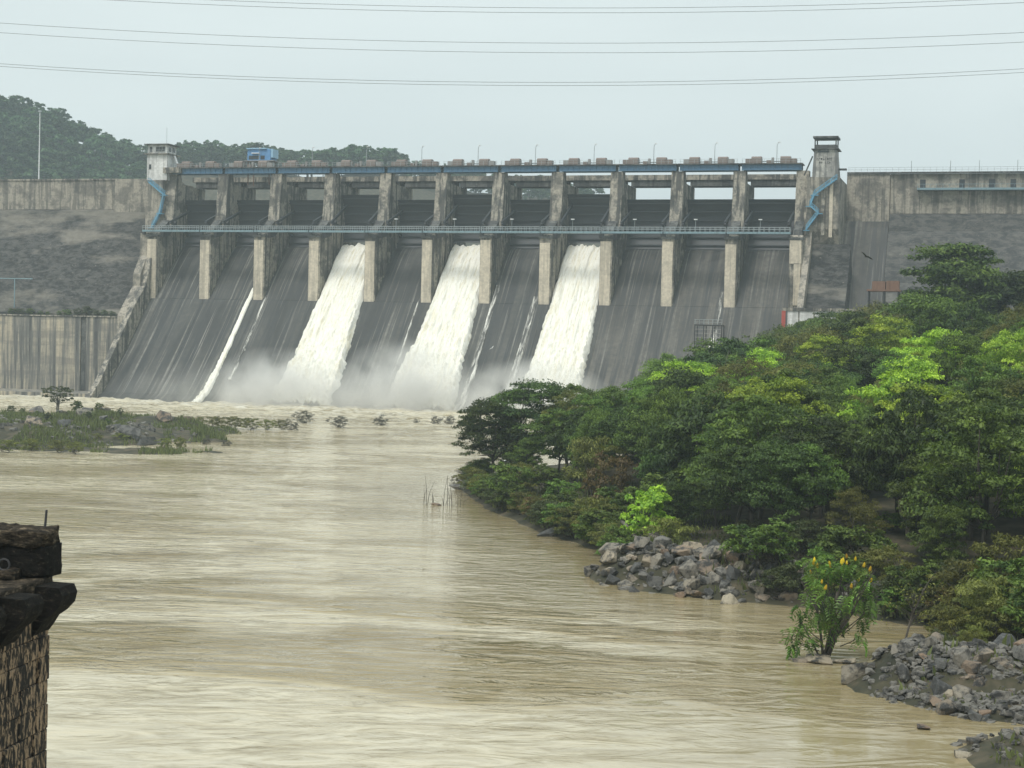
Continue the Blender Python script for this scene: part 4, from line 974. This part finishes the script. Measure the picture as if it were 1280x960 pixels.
# wooded hill beyond the dam
HL = ('hazy green tree on the wooded hill beyond the dam', 'trees on the hill beyond the dam')
Yh = 855.0; cnt = 0
hrng = random.Random(5)
while Yh < 1035:
    st = 11
    X = -0.325 * Yh
    while X < 60:
        xx = X + hrng.uniform(-3, 3); yy = Yh + hrng.uniform(-3.5, 3.5); X += st
        z = gz(xx, yy)
        px, py = to_px(xx, yy, z + 12)
        lim = 226 if px < 190 else (212 if px < 500 else 252)
        if py > lim + 6 or px > 745: continue
        if px > 190 and yy < 950: continue
        h = hrng.uniform(10, 17) * (0.8 if px > 500 else 1)
        V = PROTO['hill']; crown, trunk, H, R = V[hrng.randrange(4)]; s = h / H; w = hrng.uniform(0.9, 1.35)
        lab = HL[0].replace('on the wooded hill beyond the dam', ('on the crest' if yy > 985 else 'on the slope') + ' of the hill ' + ('around the thin mast' if px < 90 else 'between the mast and white tower' if px < 183 else 'behind the white tower' if px < 300 else
              'behind the blue cabin' if px < 400 else 'beyond the blue deck' if px < 500 else 'seen through the gate openings'))
        lab = ('tall ' if h > 14.5 else 'small ' if h < 11.5 else '') + lab
        t = thing('hill_tree', lab, 'tree', lab.split('tree ')[1].replace('on the', 'trees on the'), Matrix.Translation((xx, yy, z)) @ Matrix.Rotation(hrng.uniform(0, 6), 4, 'Z') @ Matrix.Diagonal((s * w, s * w, s, 1)))
        link('crown', crown, t); link('trunk', trunk, t); cnt += 1
    Yh += 13
print('hill trees', cnt)

# ------------------------------------------------------------------ boulders
RB = []
def rock_mesh(seed):
    g = random.Random(seed); bm = bmesh.new()
    ax = (g.uniform(0.42, 0.62), g.uniform(0.36, 0.5), g.uniform(0.26, 0.4))
    for _ in range(15):
        v = Vector((g.gauss(0, 1), g.gauss(0, 1), g.gauss(0, 1))).normalized()
        v = Vector((max(-0.72, min(0.72, v.x)), max(-0.72, min(0.72, v.y)), max(-0.7, min(0.7, v.z)))) * g.uniform(0.9, 1.15)
        bm.verts.new((v.x * ax[0] * 1.3, v.y * ax[1] * 1.3, v.z * ax[2] * 1.3))
    r = bmesh.ops.convex_hull(bm, input=bm.verts)
    bmesh.ops.delete(bm, geom=[e for e in r['geom_interior'] if isinstance(e, bmesh.types.BMVert)], context='VERTS')
    bmesh.ops.bevel(bm, geom=list(bm.edges), offset=0.018, segments=1, affect='EDGES', clamp_overlap=True)
    me = bpy.data.meshes.new('boulder'); bm.to_mesh(me); bm.free(); me.materials.append(MATS['boulder_stone']); return me
RB = [rock_mesh(400 + k) for k in range(12)]
brng = random.Random(9)
def boulder(x, y, size, label, group, z=None, sink=0.3, squash=1.0):
    o = link('boulder', RB[brng.randrange(12)])
    z = gz(x, y) if z is None else z
    tl = 0.35 if squash > 0.65 else 0.08
    o.matrix_world = (Matrix.Translation((x, y, z + size * (0.3 - sink) * squash)) @ Matrix.Rotation(brng.uniform(0, 6.28), 4, 'Z')
                      @ Matrix.Rotation(brng.gauss(0, tl), 4, 'X') @ Matrix.Rotation(brng.gauss(0, tl), 4, 'Y') @ Matrix.Diagonal((size, size, size * squash, 1)))
    t_ = brng.random(); o.color = (t_, t_, t_, 1)
    tone = 'dark grey' if t_ < 0.2 else 'grey' if t_ < 0.55 else 'light grey' if t_ < 0.72 else 'brownish' if t_ < 0.88 else 'pale tan'
    if group:
        sz = 'large ' if size > 1.15 else 'small ' if size < 0.75 else ''
        lv = ' at the waterline' if z < 0.35 else ' on top' if z > 1.5 else ''
        label = sz + label.replace('TONE', tone) + lv; group = group + ', ' + tone + lv
    return tag(o, label, 'rock', group)
def pile(pts, width, n, smin, smax, label, group):
    k = 0; tries = 0; placed = []
    while k < n and tries < 6000:
        tries += 1
        seg = brng.randrange(len(pts) - 1); t = brng.random(); (ax, ay), (bx, by) = pts[seg], pts[seg + 1]
        x = ax + (bx - ax) * t + brng.uniform(-1, 1) * width; y = ay + (by - ay) * t + brng.uniform(-1, 0.55) * width
        z = gz(x, y)
        if z < -0.4: continue
        big = smin + (smax - smin) * brng.random() ** 1.8
        if any(math.dist((x, y, z), p) < (big + s) * 0.21 for *p, s in [(a, b, c, d) for a, b, c, d in placed]): continue
        placed.append((x, y, z, big)); boulder(x, y, big, label, group, z, 0.22); k += 1
    return k
n1 = pile([(8.6, 110.2), (12.5, 107.0), (17, 104.3)], 4.2, 185, 0.5, 1.55, 'TONE angular boulder of the pile below the bank trees', 'boulders of the pile below the trees')
n2 = pile([(16.9, 76.4), (19.3, 74.2), (22, 71.8), (27, 71), (26, 74.4), (20.5, 75.2), (17.2, 73), (20, 70), (25, 68.8)], 1.6, 110, 0.45, 1.35, 'TONE angular boulder of the pile near the flowering bush', 'boulders of the pile near the flowering bush')
n3 = pile([(18.4, 63.8), (24, 62.2)], 2.2, 16, 0.6, 1.6, 'TONE boulder of the low wet heap on the bare shore', 'boulders of the low wet heap')
print('boulders', n1, n2, n3)
def rubble(name, pts, width, n, seed, big=1.0):
    g = np.random.default_rng(seed); V = []; Fc = []; done = 0
    src = [(np.array([v.co[:] for v in m.vertices]), [tuple(p.vertices) for p in m.polygons]) for m in RB[:4]]
    while done < n:
        (ax, ay), (bx, by) = (lambda i: (pts[i], pts[i + 1]))(g.integers(len(pts) - 1)); t = g.random()
        x = ax + (bx - ax) * t + g.uniform(-1, 1) * width; y = ay + (by - ay) * t + g.uniform(-1, 0.8) * width; z = gz(x, y)
        if z < -0.15: done += 0.2; continue
        v, f = src[g.integers(4)]; a = g.uniform(0, 6.28); s_ = g.uniform(0.14, 0.5) * big; c_, n_ = math.cos(a), math.sin(a); b = len(V)
        V += [(x + (p[0] * c_ - p[1] * n_) * s_, y + (p[0] * n_ + p[1] * c_) * s_, z + p[2] * s_ + 0.03) for p in v]; Fc += [tuple(b + q for q in p) for p in f]; done += 1
    m = MB(); m.v = V; m.f = Fc; o = m.build(name, 'boulder_stone'); o.color = (0.38, 0.38, 0.38, 1); return tag(o, kind='stuff')
rubble('rubble', [(8.6, 110.2), (12.5, 107.0), (18, 103.3), (22, 99.5)], 4.2, 700, 1)
rubble('rubble', [(16.9, 76.4), (19.3, 74.0), (22, 71.5), (27, 71), (26, 74.4), (20.5, 75.2), (17.2, 73), (20, 70), (25, 68.8)], 1.9, 1300, 2)
rubble('rubble', [(-90, 262), (-70, 250), (-50, 256)], 20, 500, 4, 2.4)
rubble('rubble', [(18.4, 63.8), (24, 62.2)], 2.4, 220, 3)
def one(px, py, size, label, squash=1.0, z=None):
    q = onz(px, py); boulder(q.x, q.y + 0.3, size, label, None, 0.0 if z is None else z, 0.12, squash)
one(785, 690, 2.6, 'largest rounded grey boulder at the upstream end of the rock pile', 0.9, 0.6)
one(808, 692, 1.9, 'rounded grey boulder leaning beside the largest boulder of the pile', 0.9, 0.7)
one(1140, 762, 2.6, 'broad flat grey slab boulder at the end of the spur behind the flowering bush', 0.55, 0.8)
one(1112, 768, 1.8, 'brownish boulder beside the flat slab behind the flowering bush', 0.6, 0.4)
one(1110, 852, 1.3, 'dark grey boulder at the water end of the pile near the bare sapling', 0.8)
one(1157, 913, 0.6, 'small brown stone poking out of the water below the boulder pile', 0.6)
one(1025, 829, 1.5, 'flat dark rock in the water at the foot of the flowering bush', 0.35)
one(1003, 828, 1.0, 'small flat dark rock beside the flowering bush', 0.3)
one(1056, 829, 1.2, 'flat grey rock on the landward side of the flowering bush', 0.35)
one(682, 671, 1.5, 'dark rock at the waterline between bushes upstream of the rock pile', 0.7)
one(578, 612, 2.2, 'grey rock among drowned brush at the bank tip', 0.6)
one(545, 632, 1.2, 'low dark rock alone in the water off the bank tip', 0.3)
one(655, 640, 2.6, 'sloping grey rock half hidden under bushes near the bank tip', 0.6, 0.6)
for k in range(60):
    x = brng.uniform(-98, -46); y = brng.uniform(222, 300); z = gz(x, y)
    if z < 0.15: continue
    boulder(x, y, brng.uniform(1.0, 3.4), 'TONE weathered boulder on the grassy river island', 'boulders on the river island', z, 0.12, 0.75)

# ------------------------------------------------------------------ river island: grass, shrubs, one umbrella-shaped tree
def grass(name, n, box, ok, hmin, hmax, seed, mat='grass_blade'):
    g = np.random.default_rng(seed); x = g.uniform(box[0], box[1], n); y = g.uniform(box[2], box[3], n); z = ground_h(x, y)
    k = ok(x, y, z); x, y, z = x[k], y[k], z[k]; n = len(x)
    h = g.uniform(hmin, hmax, n) * (0.6 + 0.6 * np.clip(fbm(x * 0.2, y * 0.2, 2) + 0.5, 0, 1)); a = g.uniform(0, 6.28, n); w = 0.05 + 0.05 * g.random(n)
    lean = g.normal(0, 0.22, (n, 2)); B = np.stack([x, y, z - 0.1], -1); D = np.stack([np.cos(a) * w, np.sin(a) * w, 0 * a], -1)
    M = B + np.stack([lean[:, 0] * h * 0.4, lean[:, 1] * h * 0.4, h * 0.6], -1); Tp = B + np.stack([lean[:, 0] * h, lean[:, 1] * h, h], -1)
    V = np.stack([B - D, B + D, M + D * 0.8, Tp], 1).reshape(-1, 3)
    return tag(link(name, np_mesh(name, V, np.arange(n * 4).reshape(n, 4), mat, np.repeat(g.random(n), 4))), kind='stuff')
grass('island_grass', 90000, (-108, -40, 214, 312), lambda x, y, z: (z > -0.05) & (fbm(x * 0.16 + 3, y * 0.12, 3) > -0.3), 0.3, 0.95, 4)
grass('bank_grass', 60000, (-4, 42, 60, 180), lambda x, y, z: (z > 0.02) & (shore_dist(x, y) > 0.15) & (shore_dist(x, y) < 14) & (fbm(x * 0.3, y * 0.25, 3) > np.where(y < 112, 0.12, -0.5)), 0.2, 0.65, 6)
q = onY(72, 520, 285)
plant('umbrella', q.x, 285, onY(72, 482, 285).z - gz(q.x, 285), 0.85, 'thin umbrella-shaped tree with pale forked trunk on the river island', None)
ISL = ('dark green shrub growing among rocks on the river island', 'shrubs on the river island')
for px, top, Yd in ((14, 507, 275), (28, 512, 270), (97, 500, 285), (123, 505, 280), (45, 517, 268), (110, 516, 268), (60, 520, 262), (135, 522, 262), (150, 520, 275)):
    q = onY(px, 530, Yd); zz = max(gz(q.x, Yd), 0); h = max(onY(px, top, Yd).z - zz, 1.2); plant('greenbush' if px % 2 else 'bush', q.x, Yd, h, 0.8, *ISL, z=zz)
for px, py, w in ((10, 566, 2.2), (40, 564, 1.8), (75, 566, 2.4), (95, 568, 1.6), (120, 556, 1.8), (150, 556, 2.2), (205, 563, 1.8), (225, 562, 1.4)):
    q = onz(px, py); plant('olivebush', q.x, q.y, 1.7, w * 0.7, 'low olive green clump along the waterline of the river island', 'olive clumps along the island shore', -0.1)
DB = ('greenish half drowned bush in a row across the foaming river', 'half drowned bushes across the river')
for px, py, h, w, k in ((250, 534, 2.0, 0.8, 'olivebush'), (268, 536, 2.3, 1.3, 'olivebush'), (290, 537, 2.4, 1.5, 'olivebush'), (312, 538, 2.3, 1.4, 'olivebush'), (335, 538, 2.0, 1.3, 'olivebush'), (352, 538, 2.0, 1.0, 'olivebush')):
    q = onz(px, py); plant(k, q.x, q.y, h, w, *DB, z=-0.2)
DD = ('dark grey drowned bush alone in the foaming river', 'dark drowned bushes in the river')
for px, py, h, w in ((380, 530, 2.6, 0.9), (364, 538, 1.8, 0.9), (424, 535, 2.3, 0.95), (476, 532, 1.9, 0.85), (520, 530, 1.2, 0.6), (545, 531, 1.8, 0.7), (562, 531, 1.9, 0.8), (258, 556, 1.3, 0.6), (283, 558, 1.1, 0.8)):
    q = onz(px, py); plant('drift', q.x, q.y, h, w, *DD, z=-0.25)
sp = thing('drowned_twigs', 'few thin bare twigs standing in the water off the bank tip', 'twigs', mw=Matrix.Translation(onz(548, 632)))
tg = random.Random(8)
for k in range(16):
    x = tg.uniform(-1.5, 2.5); y = tg.uniform(-1.2, 1.6); h = tg.uniform(0.6, 3.0); lx = tg.gauss(0, 0.25)
    MB().tube([(x, y, -0.5), (x + lx * 0.5, y, h * 0.5), (x + lx * 1.6, y + 0.1, h)], [0.035, 0.025, 0.012], 4).build('twig', 'bark', sp)

# ------------------------------------------------------------------ flowering bush standing in the water
fq = onz(1030, 824)
fb = thing('flowering_bush', 'large-leaved bush with yellow flower spikes standing in the river', 'bush', mw=Matrix.Translation(fq) @ Matrix.Diagonal((1.08, 1.08, 1.2, 1)))
fr = random.Random(21)
def leaf_compound():
    m = MB(); n = 5; Lf = 0.5
    for k in range(n):
        t = 0.18 + 0.82 * k / (n - 1); zc = 0.16 * t - 0.42 * t * t
        for s in (-1, 1):
            w = 0.3 * (1 - 0.35 * abs(t - 0.55)); b = len(m.v); x = Lf * t
            m.v += [(x, 0.012 * s, zc), (x + 0.085, s * w * 0.5, zc + 0.01), (x + 0.1, s * w, zc - 0.08), (x - 0.02, s * w * 0.6, zc - 0.025)]; m.f.append((b, b + 1, b + 2, b + 3))
    m.tube([(0, 0, 0), (Lf * 0.5, 0, -0.02), (Lf, 0, -0.26)], [0.012, 0.009, 0.005], 4)
    me = m.mesh('leaf', 'leaf_glossy'); a = me.attributes.new('tint', 'FLOAT', 'POINT'); a.data.foreach_set('value', [0.5] * len(me.vertices)); return me
LEAF = leaf_compound()
LEAF2 = LEAF.copy(); LEAF2.attributes['tint'].data.foreach_set('value', [0.95] * len(LEAF2.vertices))
LEAF3 = LEAF.copy(); LEAF3.attributes['tint'].data.foreach_set('value', [0.1] * len(LEAF3.vertices))
spike = MB().tube([(0, 0, 0), (0, 0, 0.06), (0, 0, 0.16), (0, 0, 0.24)], [0.03, 0.075, 0.06, 0.015], 6).mesh('flower_spike', 'flower_yellow')
tips = []
for k in range(7):
    a = -2.6 + k * 0.62 + fr.uniform(-0.2, 0.2); out = fr.uniform(0.7, 1.5)
    p0 = Vector((fr.uniform(-.15, .15), fr.uniform(-.15, .15), -0.4)); p1 = Vector((0.2 + math.cos(a) * out * 0.35, math.sin(a) * out * 0.35, fr.uniform(0.9, 1.3)))
    p2 = Vector((0.55 + math.cos(a) * out, math.sin(a) * out, fr.uniform(2.0, 2.9)))
    st = MB().tube([p0, p1, p2], [0.075, 0.055, 0.035], 6).build('stem', 'bark', fb, smooth=True)
    for j in range(4):
        c = p1.lerp(p2, fr.uniform(0.3, 1.0)); d = Vector((math.cos(a + fr.uniform(-1.4, 1.4)), math.sin(a + fr.uniform(-1.4, 1.4)), fr.uniform(0.7, 1.6))) * fr.uniform(0.7, 1.3)
        e = c + d; e.x = max(-1.5, min(2.4, e.x)); e.z = min(e.z, 4.7)
        if j < 2: MB().tube([c, c.lerp(e, 0.5) + Vector((0, 0, -0.06)), e], [0.028, 0.022, 0.012], 5).build('branch', 'bark', st)
low = Vector((-1.2, -0.2, 0.9)); st = MB().tube([(0, 0, -0.3), (-0.5, -0.1, 0.6), (-1.1, -0.2, 1.5), (-1.45, -0.2, 1.1)], [0.05, 0.035, 0.025, 0.015], 5).build('stem', 'bark', fb)
tips += [Vector((-1.0, -0.2, 1.5)), Vector((-1.35, -0.2, 1.25)), Vector((-1.6, -0.2, 0.9)), Vector((-1.2, -0.3, 0.75))]
crown_pts = []
while len(crown_pts) < 42:
    d = Vector((fr.gauss(0, 1), fr.gauss(0, 1), fr.gauss(0, 1))).normalized() * fr.uniform(0.55, 1.0)
    p = Vector((0.55 + d.x * 1.85, d.y * 1.5, 2.55 + d.z * 1.55))
    if p.z < 0.9 + 0.5 * abs(p.x - 0.3): continue
    crown_pts.append(p)
crown_pts += [Vector((-1.0, -0.2, 1.4)), Vector((-1.35, -0.2, 1.2)), Vector((-1.6, -0.2, 0.85)), Vector((-1.2, -0.3, 0.65)), Vector((-0.8, -0.3, 0.9)), Vector((1.5, -0.3, 1.0))]
for e in crown_pts:
    c = Vector((0.25 + (e.x - 0.25) * 0.35, e.y * 0.35, e.z * 0.55))
    MB().tube([c, c.lerp(e, 0.55) + Vector((0, 0, -0.05)), e], [0.024, 0.018, 0.01], 4).build('branch', 'bark', fb)
    for j in range(6):
        o = link('leaf', (LEAF, LEAF2, LEAF3)[fr.choices([0, 1, 2], [5, 4 if e.z > 2.4 else 1, 2])[0]], fb)
        s_ = fr.uniform(0.6, 1.05)
        o.location = e + Vector((fr.gauss(0, 0.14), fr.gauss(0, 0.14), fr.gauss(-0.05, 0.14)))
        o.rotation_euler = (fr.gauss(0, 0.35), fr.gauss(0.3 if e.z > 2.6 else 0.7, 0.4), fr.uniform(0, 6.28)); o.scale = (s_, s_, s_)
tips = crown_pts
for e in sorted(tips, key=lambda v: -v.z)[:20]:
    o = link('flower_spike', spike, fb); o.location = e + Vector((fr.uniform(-.1, .1), fr.uniform(-.1, .1), 0.15)); o.rotation_euler = (fr.gauss(0, 0.2), fr.gauss(0, 0.2), 0); s_ = fr.uniform(0.7, 1.1); o.scale = (s_, s_, s_)

# bare sapling beside the second pile
sq = onz(1128, 850)
sa = thing('bare_sapling', 'leaning bare sapling with few small leaves beside the boulder pile', 'sapling', mw=Matrix.Translation((sq.x, sq.y, max(gz(sq.x, sq.y), 0) + 0.3)) @ Matrix.Scale(1.35, 4))
MB().tube([(0, 0, -0.3), (0.25, 0, 0.8), (0.62, 0, 1.7)], [0.05, 0.035, 0.02], 5).build('trunk', 'bark', sa)
P = []
for k in range(26):
    t = fr.uniform(0.25, 1.0); c = Vector((0.62 * t, 0, 1.7 * t)); e = c + Vector((fr.uniform(-1.0, 0.9), fr.uniform(-0.6, 0.6), fr.uniform(0.1, 0.9)))
    MB().tube([c, c.lerp(e, 0.5) + Vector((0, 0, 0.08)), e], [0.014, 0.01, 0.005], 4).build('branch', 'bark', sa)
    P += [tuple(e + Vector((fr.gauss(0, .12), fr.gauss(0, .12), fr.gauss(0, .1)))) for _ in range(9)]
P = np.array(P); g_ = np.random.default_rng(3)
link('crown', leaves_mesh('crown', P, unit(g_.normal(size=P.shape) + np.array([0, 0, 0.8])), g_.random(len(P)), g_, 0.1, 0.5, 0.2, 'leaf_olive'), sa)

# ------------------------------------------------------------------ old bridge pier close to the camera
fa = math.atan2(0.14, 0.99)
PB = Matrix.Translation((-8.0, 30.0, 0)) @ Matrix.Rotation(-fa, 4, 'Z')       # local y runs along the visible flank, x out of it
op = thing('old_bridge_pier', 'ruined old bridge pier of algae-blackened stone with corbels beside the river', 'bridge pier', mw=PB)
MB().box(-3.4, -0.14, -7, -0.02, -6, 10.0).build('core', 'algae_black', op)
orng = random.Random(4)
z = 1.0; row = 0
while z < 9.9:
    hgt = orng.uniform(0.34, 0.44); hgt = min(hgt, 10.0 - z); y = 0.0 + (0.0 if row % 2 else 0.22)
    first = True
    while y > -5.4:
        ln = orng.uniform(0.42, 0.78); y1 = min(y, 0.0); y0 = y - ln
        pr_ = orng.uniform(-0.035, 0.03)
        b = bmesh.new(); bmesh.ops.create_cube(b, size=1.0)
        for v in b.verts: v.co = Vector((-0.1 + v.co.x * 0.2 + pr_, (y1 + y0) / 2 + v.co.y * (y1 - y0 - 0.008), z + hgt / 2 + v.co.z * (hgt - 0.008)))
        bmesh.ops.bevel(b, geom=list(b.edges), offset=0.014, segments=1, affect='EDGES')
        me = bpy.data.meshes.new('stone'); b.to_mesh(me); b.free(); me.materials.append(MATS['algae_stone']); link('stone', me, op)
        y = y0
    z += hgt; row += 1
MB().box(-3.4, -0.13, -0.015, 0.0, -6, 9.98).build('end_face', 'algae_stone', op)
def rough(bm_args, name, mat, amp, seed, parent):
    """a weathered block: subdivided box pushed about by noise"""
    x0, x1, y0, y1, z0, z1 = bm_args; b = bmesh.new(); bmesh.ops.create_cube(b, size=1.0)
    for v in b.verts: v.co = Vector(((x0 + x1) / 2 + v.co.x * (x1 - x0), (y0 + y1) / 2 + v.co.y * (y1 - y0), (z0 + z1) / 2 + v.co.z * (z1 - z0)))
    for _ in range(5):
        L_ = [e for e in b.edges if e.calc_length() > 0.13]
        if not L_: break
        bmesh.ops.subdivide_edges(b, edges=L_, cuts=1, use_grid_fill=True)
    P_ = np.array([v.co[:] for v in b.verts]); 
    nx = fbm(P_[:, 1] * 4 + seed, P_[:, 2] * 4 + P_[:, 0] * 3, 4); nz = fbm(P_[:, 0] * 4 + seed, P_[:, 1] * 4 + P_[:, 2] * 3, 4); ny = fbm(P_[:, 2] * 4 + seed, P_[:, 0] * 4 + 7, 4)
    for v, a, c, d in zip(b.verts, nx, ny, nz): v.co += Vector((a, c, d)) * amp
    me = bpy.data.meshes.new(name); b.to_mesh(me); b.free(); me.materials.append(MATS[mat]); me.polygons.foreach_set('use_smooth', [True] * len(me.polygons))
    return link(name, me, parent)
rough((-3.5, 0.03, -7, 0.02, 10.02, 10.36), 'ledge', 'algae_ledge', 0.018, 2.0, op)
rough((-3.4, 0.06, -0.35, 0.35, 10.38, 10.92), 'parapet_stub', 'algae_black', 0.018, 5.0, op)
rough((-3.4, 0.05, -0.4, 0.33, 10.9, 11.2), 'rubble_cap', 'algae_ledge', 0.05, 9.0, op)
rough((-2.2, -0.35, -0.72, -0.42, 10.38, 10.52), 'loose_slab', 'algae_ledge', 0.03, 11.0, op)
def corbel(y, seed, mat='algae_black'):
    b = MB().prism([(0.0, 0.0)] * 0 + [(0, 0), (0, 0)], 0, 0) if False else MB()
    prof = [(-0.1, 10.28), (0.44, 10.26), (0.5, 10.12), (0.47, 9.95), (0.34, 9.8), (0.2, 9.7), (0.1, 9.55), (-0.1, 9.3)]
    n = len(prof); 
    for yy in (y - 0.34, y - 0.17, y, y + 0.17, y + 0.34): b.v += [(px_ + 0.012 * math.sin(9 * yy + k), yy, zz) for k, (px_, zz) in enumerate(prof)]
    for s_ in range(4):
        for k in range(n): k2 = (k + 1) % n; b.f.append((s_ * n + k, s_ * n + k2, (s_ + 1) * n + k2, (s_ + 1) * n + k))
    b.f.append(tuple(range(n))); b.f.append(tuple(4 * n + k for k in range(n)))
    b.build('corbel', mat, op)
corbel(-0.34, 1); corbel(-1.75, 2); corbel(-3.2, 3); corbel(-4.7, 4)
MB().tube([(-0.13, 0.02, 11.0), (-0.11, 0.02, 11.25), (-0.09, 0.02, 11.52)], [0.025, 0.022, 0.02], 6).build('iron_rod', 'dark_steel', op)
ringp = [(-0.62 + 0.1 * math.cos(t), -0.5, 10.6 + 0.1 * math.sin(t)) for t in [2 * math.pi * k / 14 for k in range(15)]]
MB().tube(ringp, 0.018, 5).build('iron_ring', 'dark_steel', op)

# ------------------------------------------------------------------ overhead cables and birds
for k, (xm, ym, cv, Yc) in enumerate(((740, 16, 4.4e-5, 172), (740, 10, 4.4e-5, 176), (740, 54, 4.6e-5, 172), (740, 66, 4.6e-5, 176), (690, 103, 4.9e-5, 172), (700, 107, 4.9e-5, 176))):
    pts = [onY(px, ym - cv * (px - xm) ** 2, Yc) for px in range(-900, 2300, 80)]
    tag(MB().tube(pts, 0.024, 5).build('power_cable', 'cable'), ['upper', 'middle', 'lowest'][k // 2] + ' pair of thin grey overhead cables sagging across the sky', 'cable', ['upper cable pair', 'middle cable pair', 'lowest cable pair'][k // 2])
def bird(name, label, px, py, Y, span, mat, bank, heading):
    b = MB(); h = span / 2
    b.v = [(0, 0.22 * span, 0.0), (0.05 * span, 0.05 * span, 0.03 * span), (0.04 * span, -0.16 * span, 0.01 * span), (0.07 * span, -0.27 * span, 0), (-0.07 * span, -0.27 * span, 0), (-0.04 * span, -0.16 * span, 0.01 * span), (-0.05 * span, 0.05 * span, 0.03 * span), (0, 0, -0.05 * span), (0, 0.02 * span, 0.06 * span)]
    b.f = [(0, 1, 8), (0, 8, 6), (1, 2, 8), (2, 5, 8), (5, 6, 8), (2, 3, 4, 5), (0, 7, 1), (0, 6, 7), (1, 7, 2), (6, 5, 7), (2, 7, 5)]
    t = thing(name, label, 'bird', mw=Matrix.Translation(onY(px, py, Y)) @ Matrix.Rotation(heading, 4, 'Z') @ Matrix.Rotation(bank, 4, 'Y'))
    b.build('body', mat, t)
    for s in (-1, 1):
        w = MB(); w.v = [(s * 0.04 * span, 0.08 * span, 0.03 * span), (s * 0.24 * span, 0.12 * span, 0.11 * span), (s * h, -0.02 * span, 0.08 * span), (s * 0.3 * span, -0.06 * span, 0.1 * span), (s * 0.05 * span, -0.09 * span, 0.03 * span)]
        w.v += [(x, y, z - 0.015 * span) for x, y, z in w.v]; n = 5
        w.f = [(0, 1, 2, 3, 4), (9, 8, 7, 6, 5)] + [(k, (k + 1) % n, n + (k + 1) % n, n + k) for k in range(n)]; w.build('wing', mat, t)
bird('soaring_bird', 'dark kite gliding in front of the dam wall above the trees', 1083, 321, 185, 1.75, 'bird_dark', 0.45, 0.5)
bird('white_bird', 'small white egret flying low past the dark tip trees', 630, 576, 160, 0.8, 'bird_white', 0.1, 0.9)
bird('white_bird', 'small white egret flying in front of the wet chute by the last water chute', 615, 435, 300, 1.0, 'bird_white', -0.7, 0.3)

# ------------------------------------------------------------------ spray at the foot of the chutes, and the hazy air
def spray(name, x, y, z, rx, ry_, rz, dens, seed):
    me = bpy.data.meshes.new(name); bm = bmesh.new(); bmesh.ops.create_icosphere(bm, subdivisions=3, radius=1.0); bm.to_mesh(me); bm.free()
    o = link(name, me, mw=DAM @ Matrix.Translation((x, y, z)) @ Matrix.Diagonal((rx, ry_, rz, 1)))
    m = NT('spray_%d' % seed); m.t.nodes.remove(m.b)
    tc = m.n('ShaderNodeTexCoord'); ln = m.n('ShaderNodeVectorMath', operation='LENGTH'); m.l(tc.outputs['Object'], ln.inputs[0])
    fall = m.ramp(ln.outputs['Value'], [(0.0, 1.0), (0.5, 0.45), (0.97, 0.0)])
    ns = m.ramp(m.noise(m.pos((0.16, 0.16, 0.13), 0, (seed, 0, 0)), 1.0, 3, 0.6), [(0.35, 0.0), (0.65, 1.0)])
    pv = m.n('ShaderNodeVolumePrincipled'); pv.inputs['Color'].default_value = (1.0, 0.995, 0.97, 1)
    m.l(m.math('MULTIPLY', m.math('MULTIPLY', fall, ns), dens), pv.inputs['Density']); m.l(pv.outputs[0], m.out.inputs['Volume'])
    me.materials.append(m.m); return tag(o, kind='stuff')
for k, (b, dx) in enumerate(((3, -0.5), (5, 0.5), (7, 0.0))):
    spray('spray_mist', ps(b) - 7 + dx, -33, 2.0, 21, 13, (13, 16, 12)[k], 0.36, k + 1)
spray('spray_mist', -45, -33, 1.0, 55, 13, 11, 0.07, 7)
hz_me = MB().box(-1600, 1600, -110, 2700, -5.2, 190).mesh('haze', 'earth'); hz_me.materials.clear()
hm = NT('haze_air'); hm.t.nodes.remove(hm.b); pv = hm.n('ShaderNodeVolumePrincipled'); pv.inputs['Color'].default_value = (0.74, 0.87, 0.93, 1); pv.inputs['Density'].default_value = 0.0003
hm.l(pv.outputs[0], hm.out.inputs['Volume']); hz_me.materials.append(hm.m)
tag(link('haze', hz_me), kind='stuff')
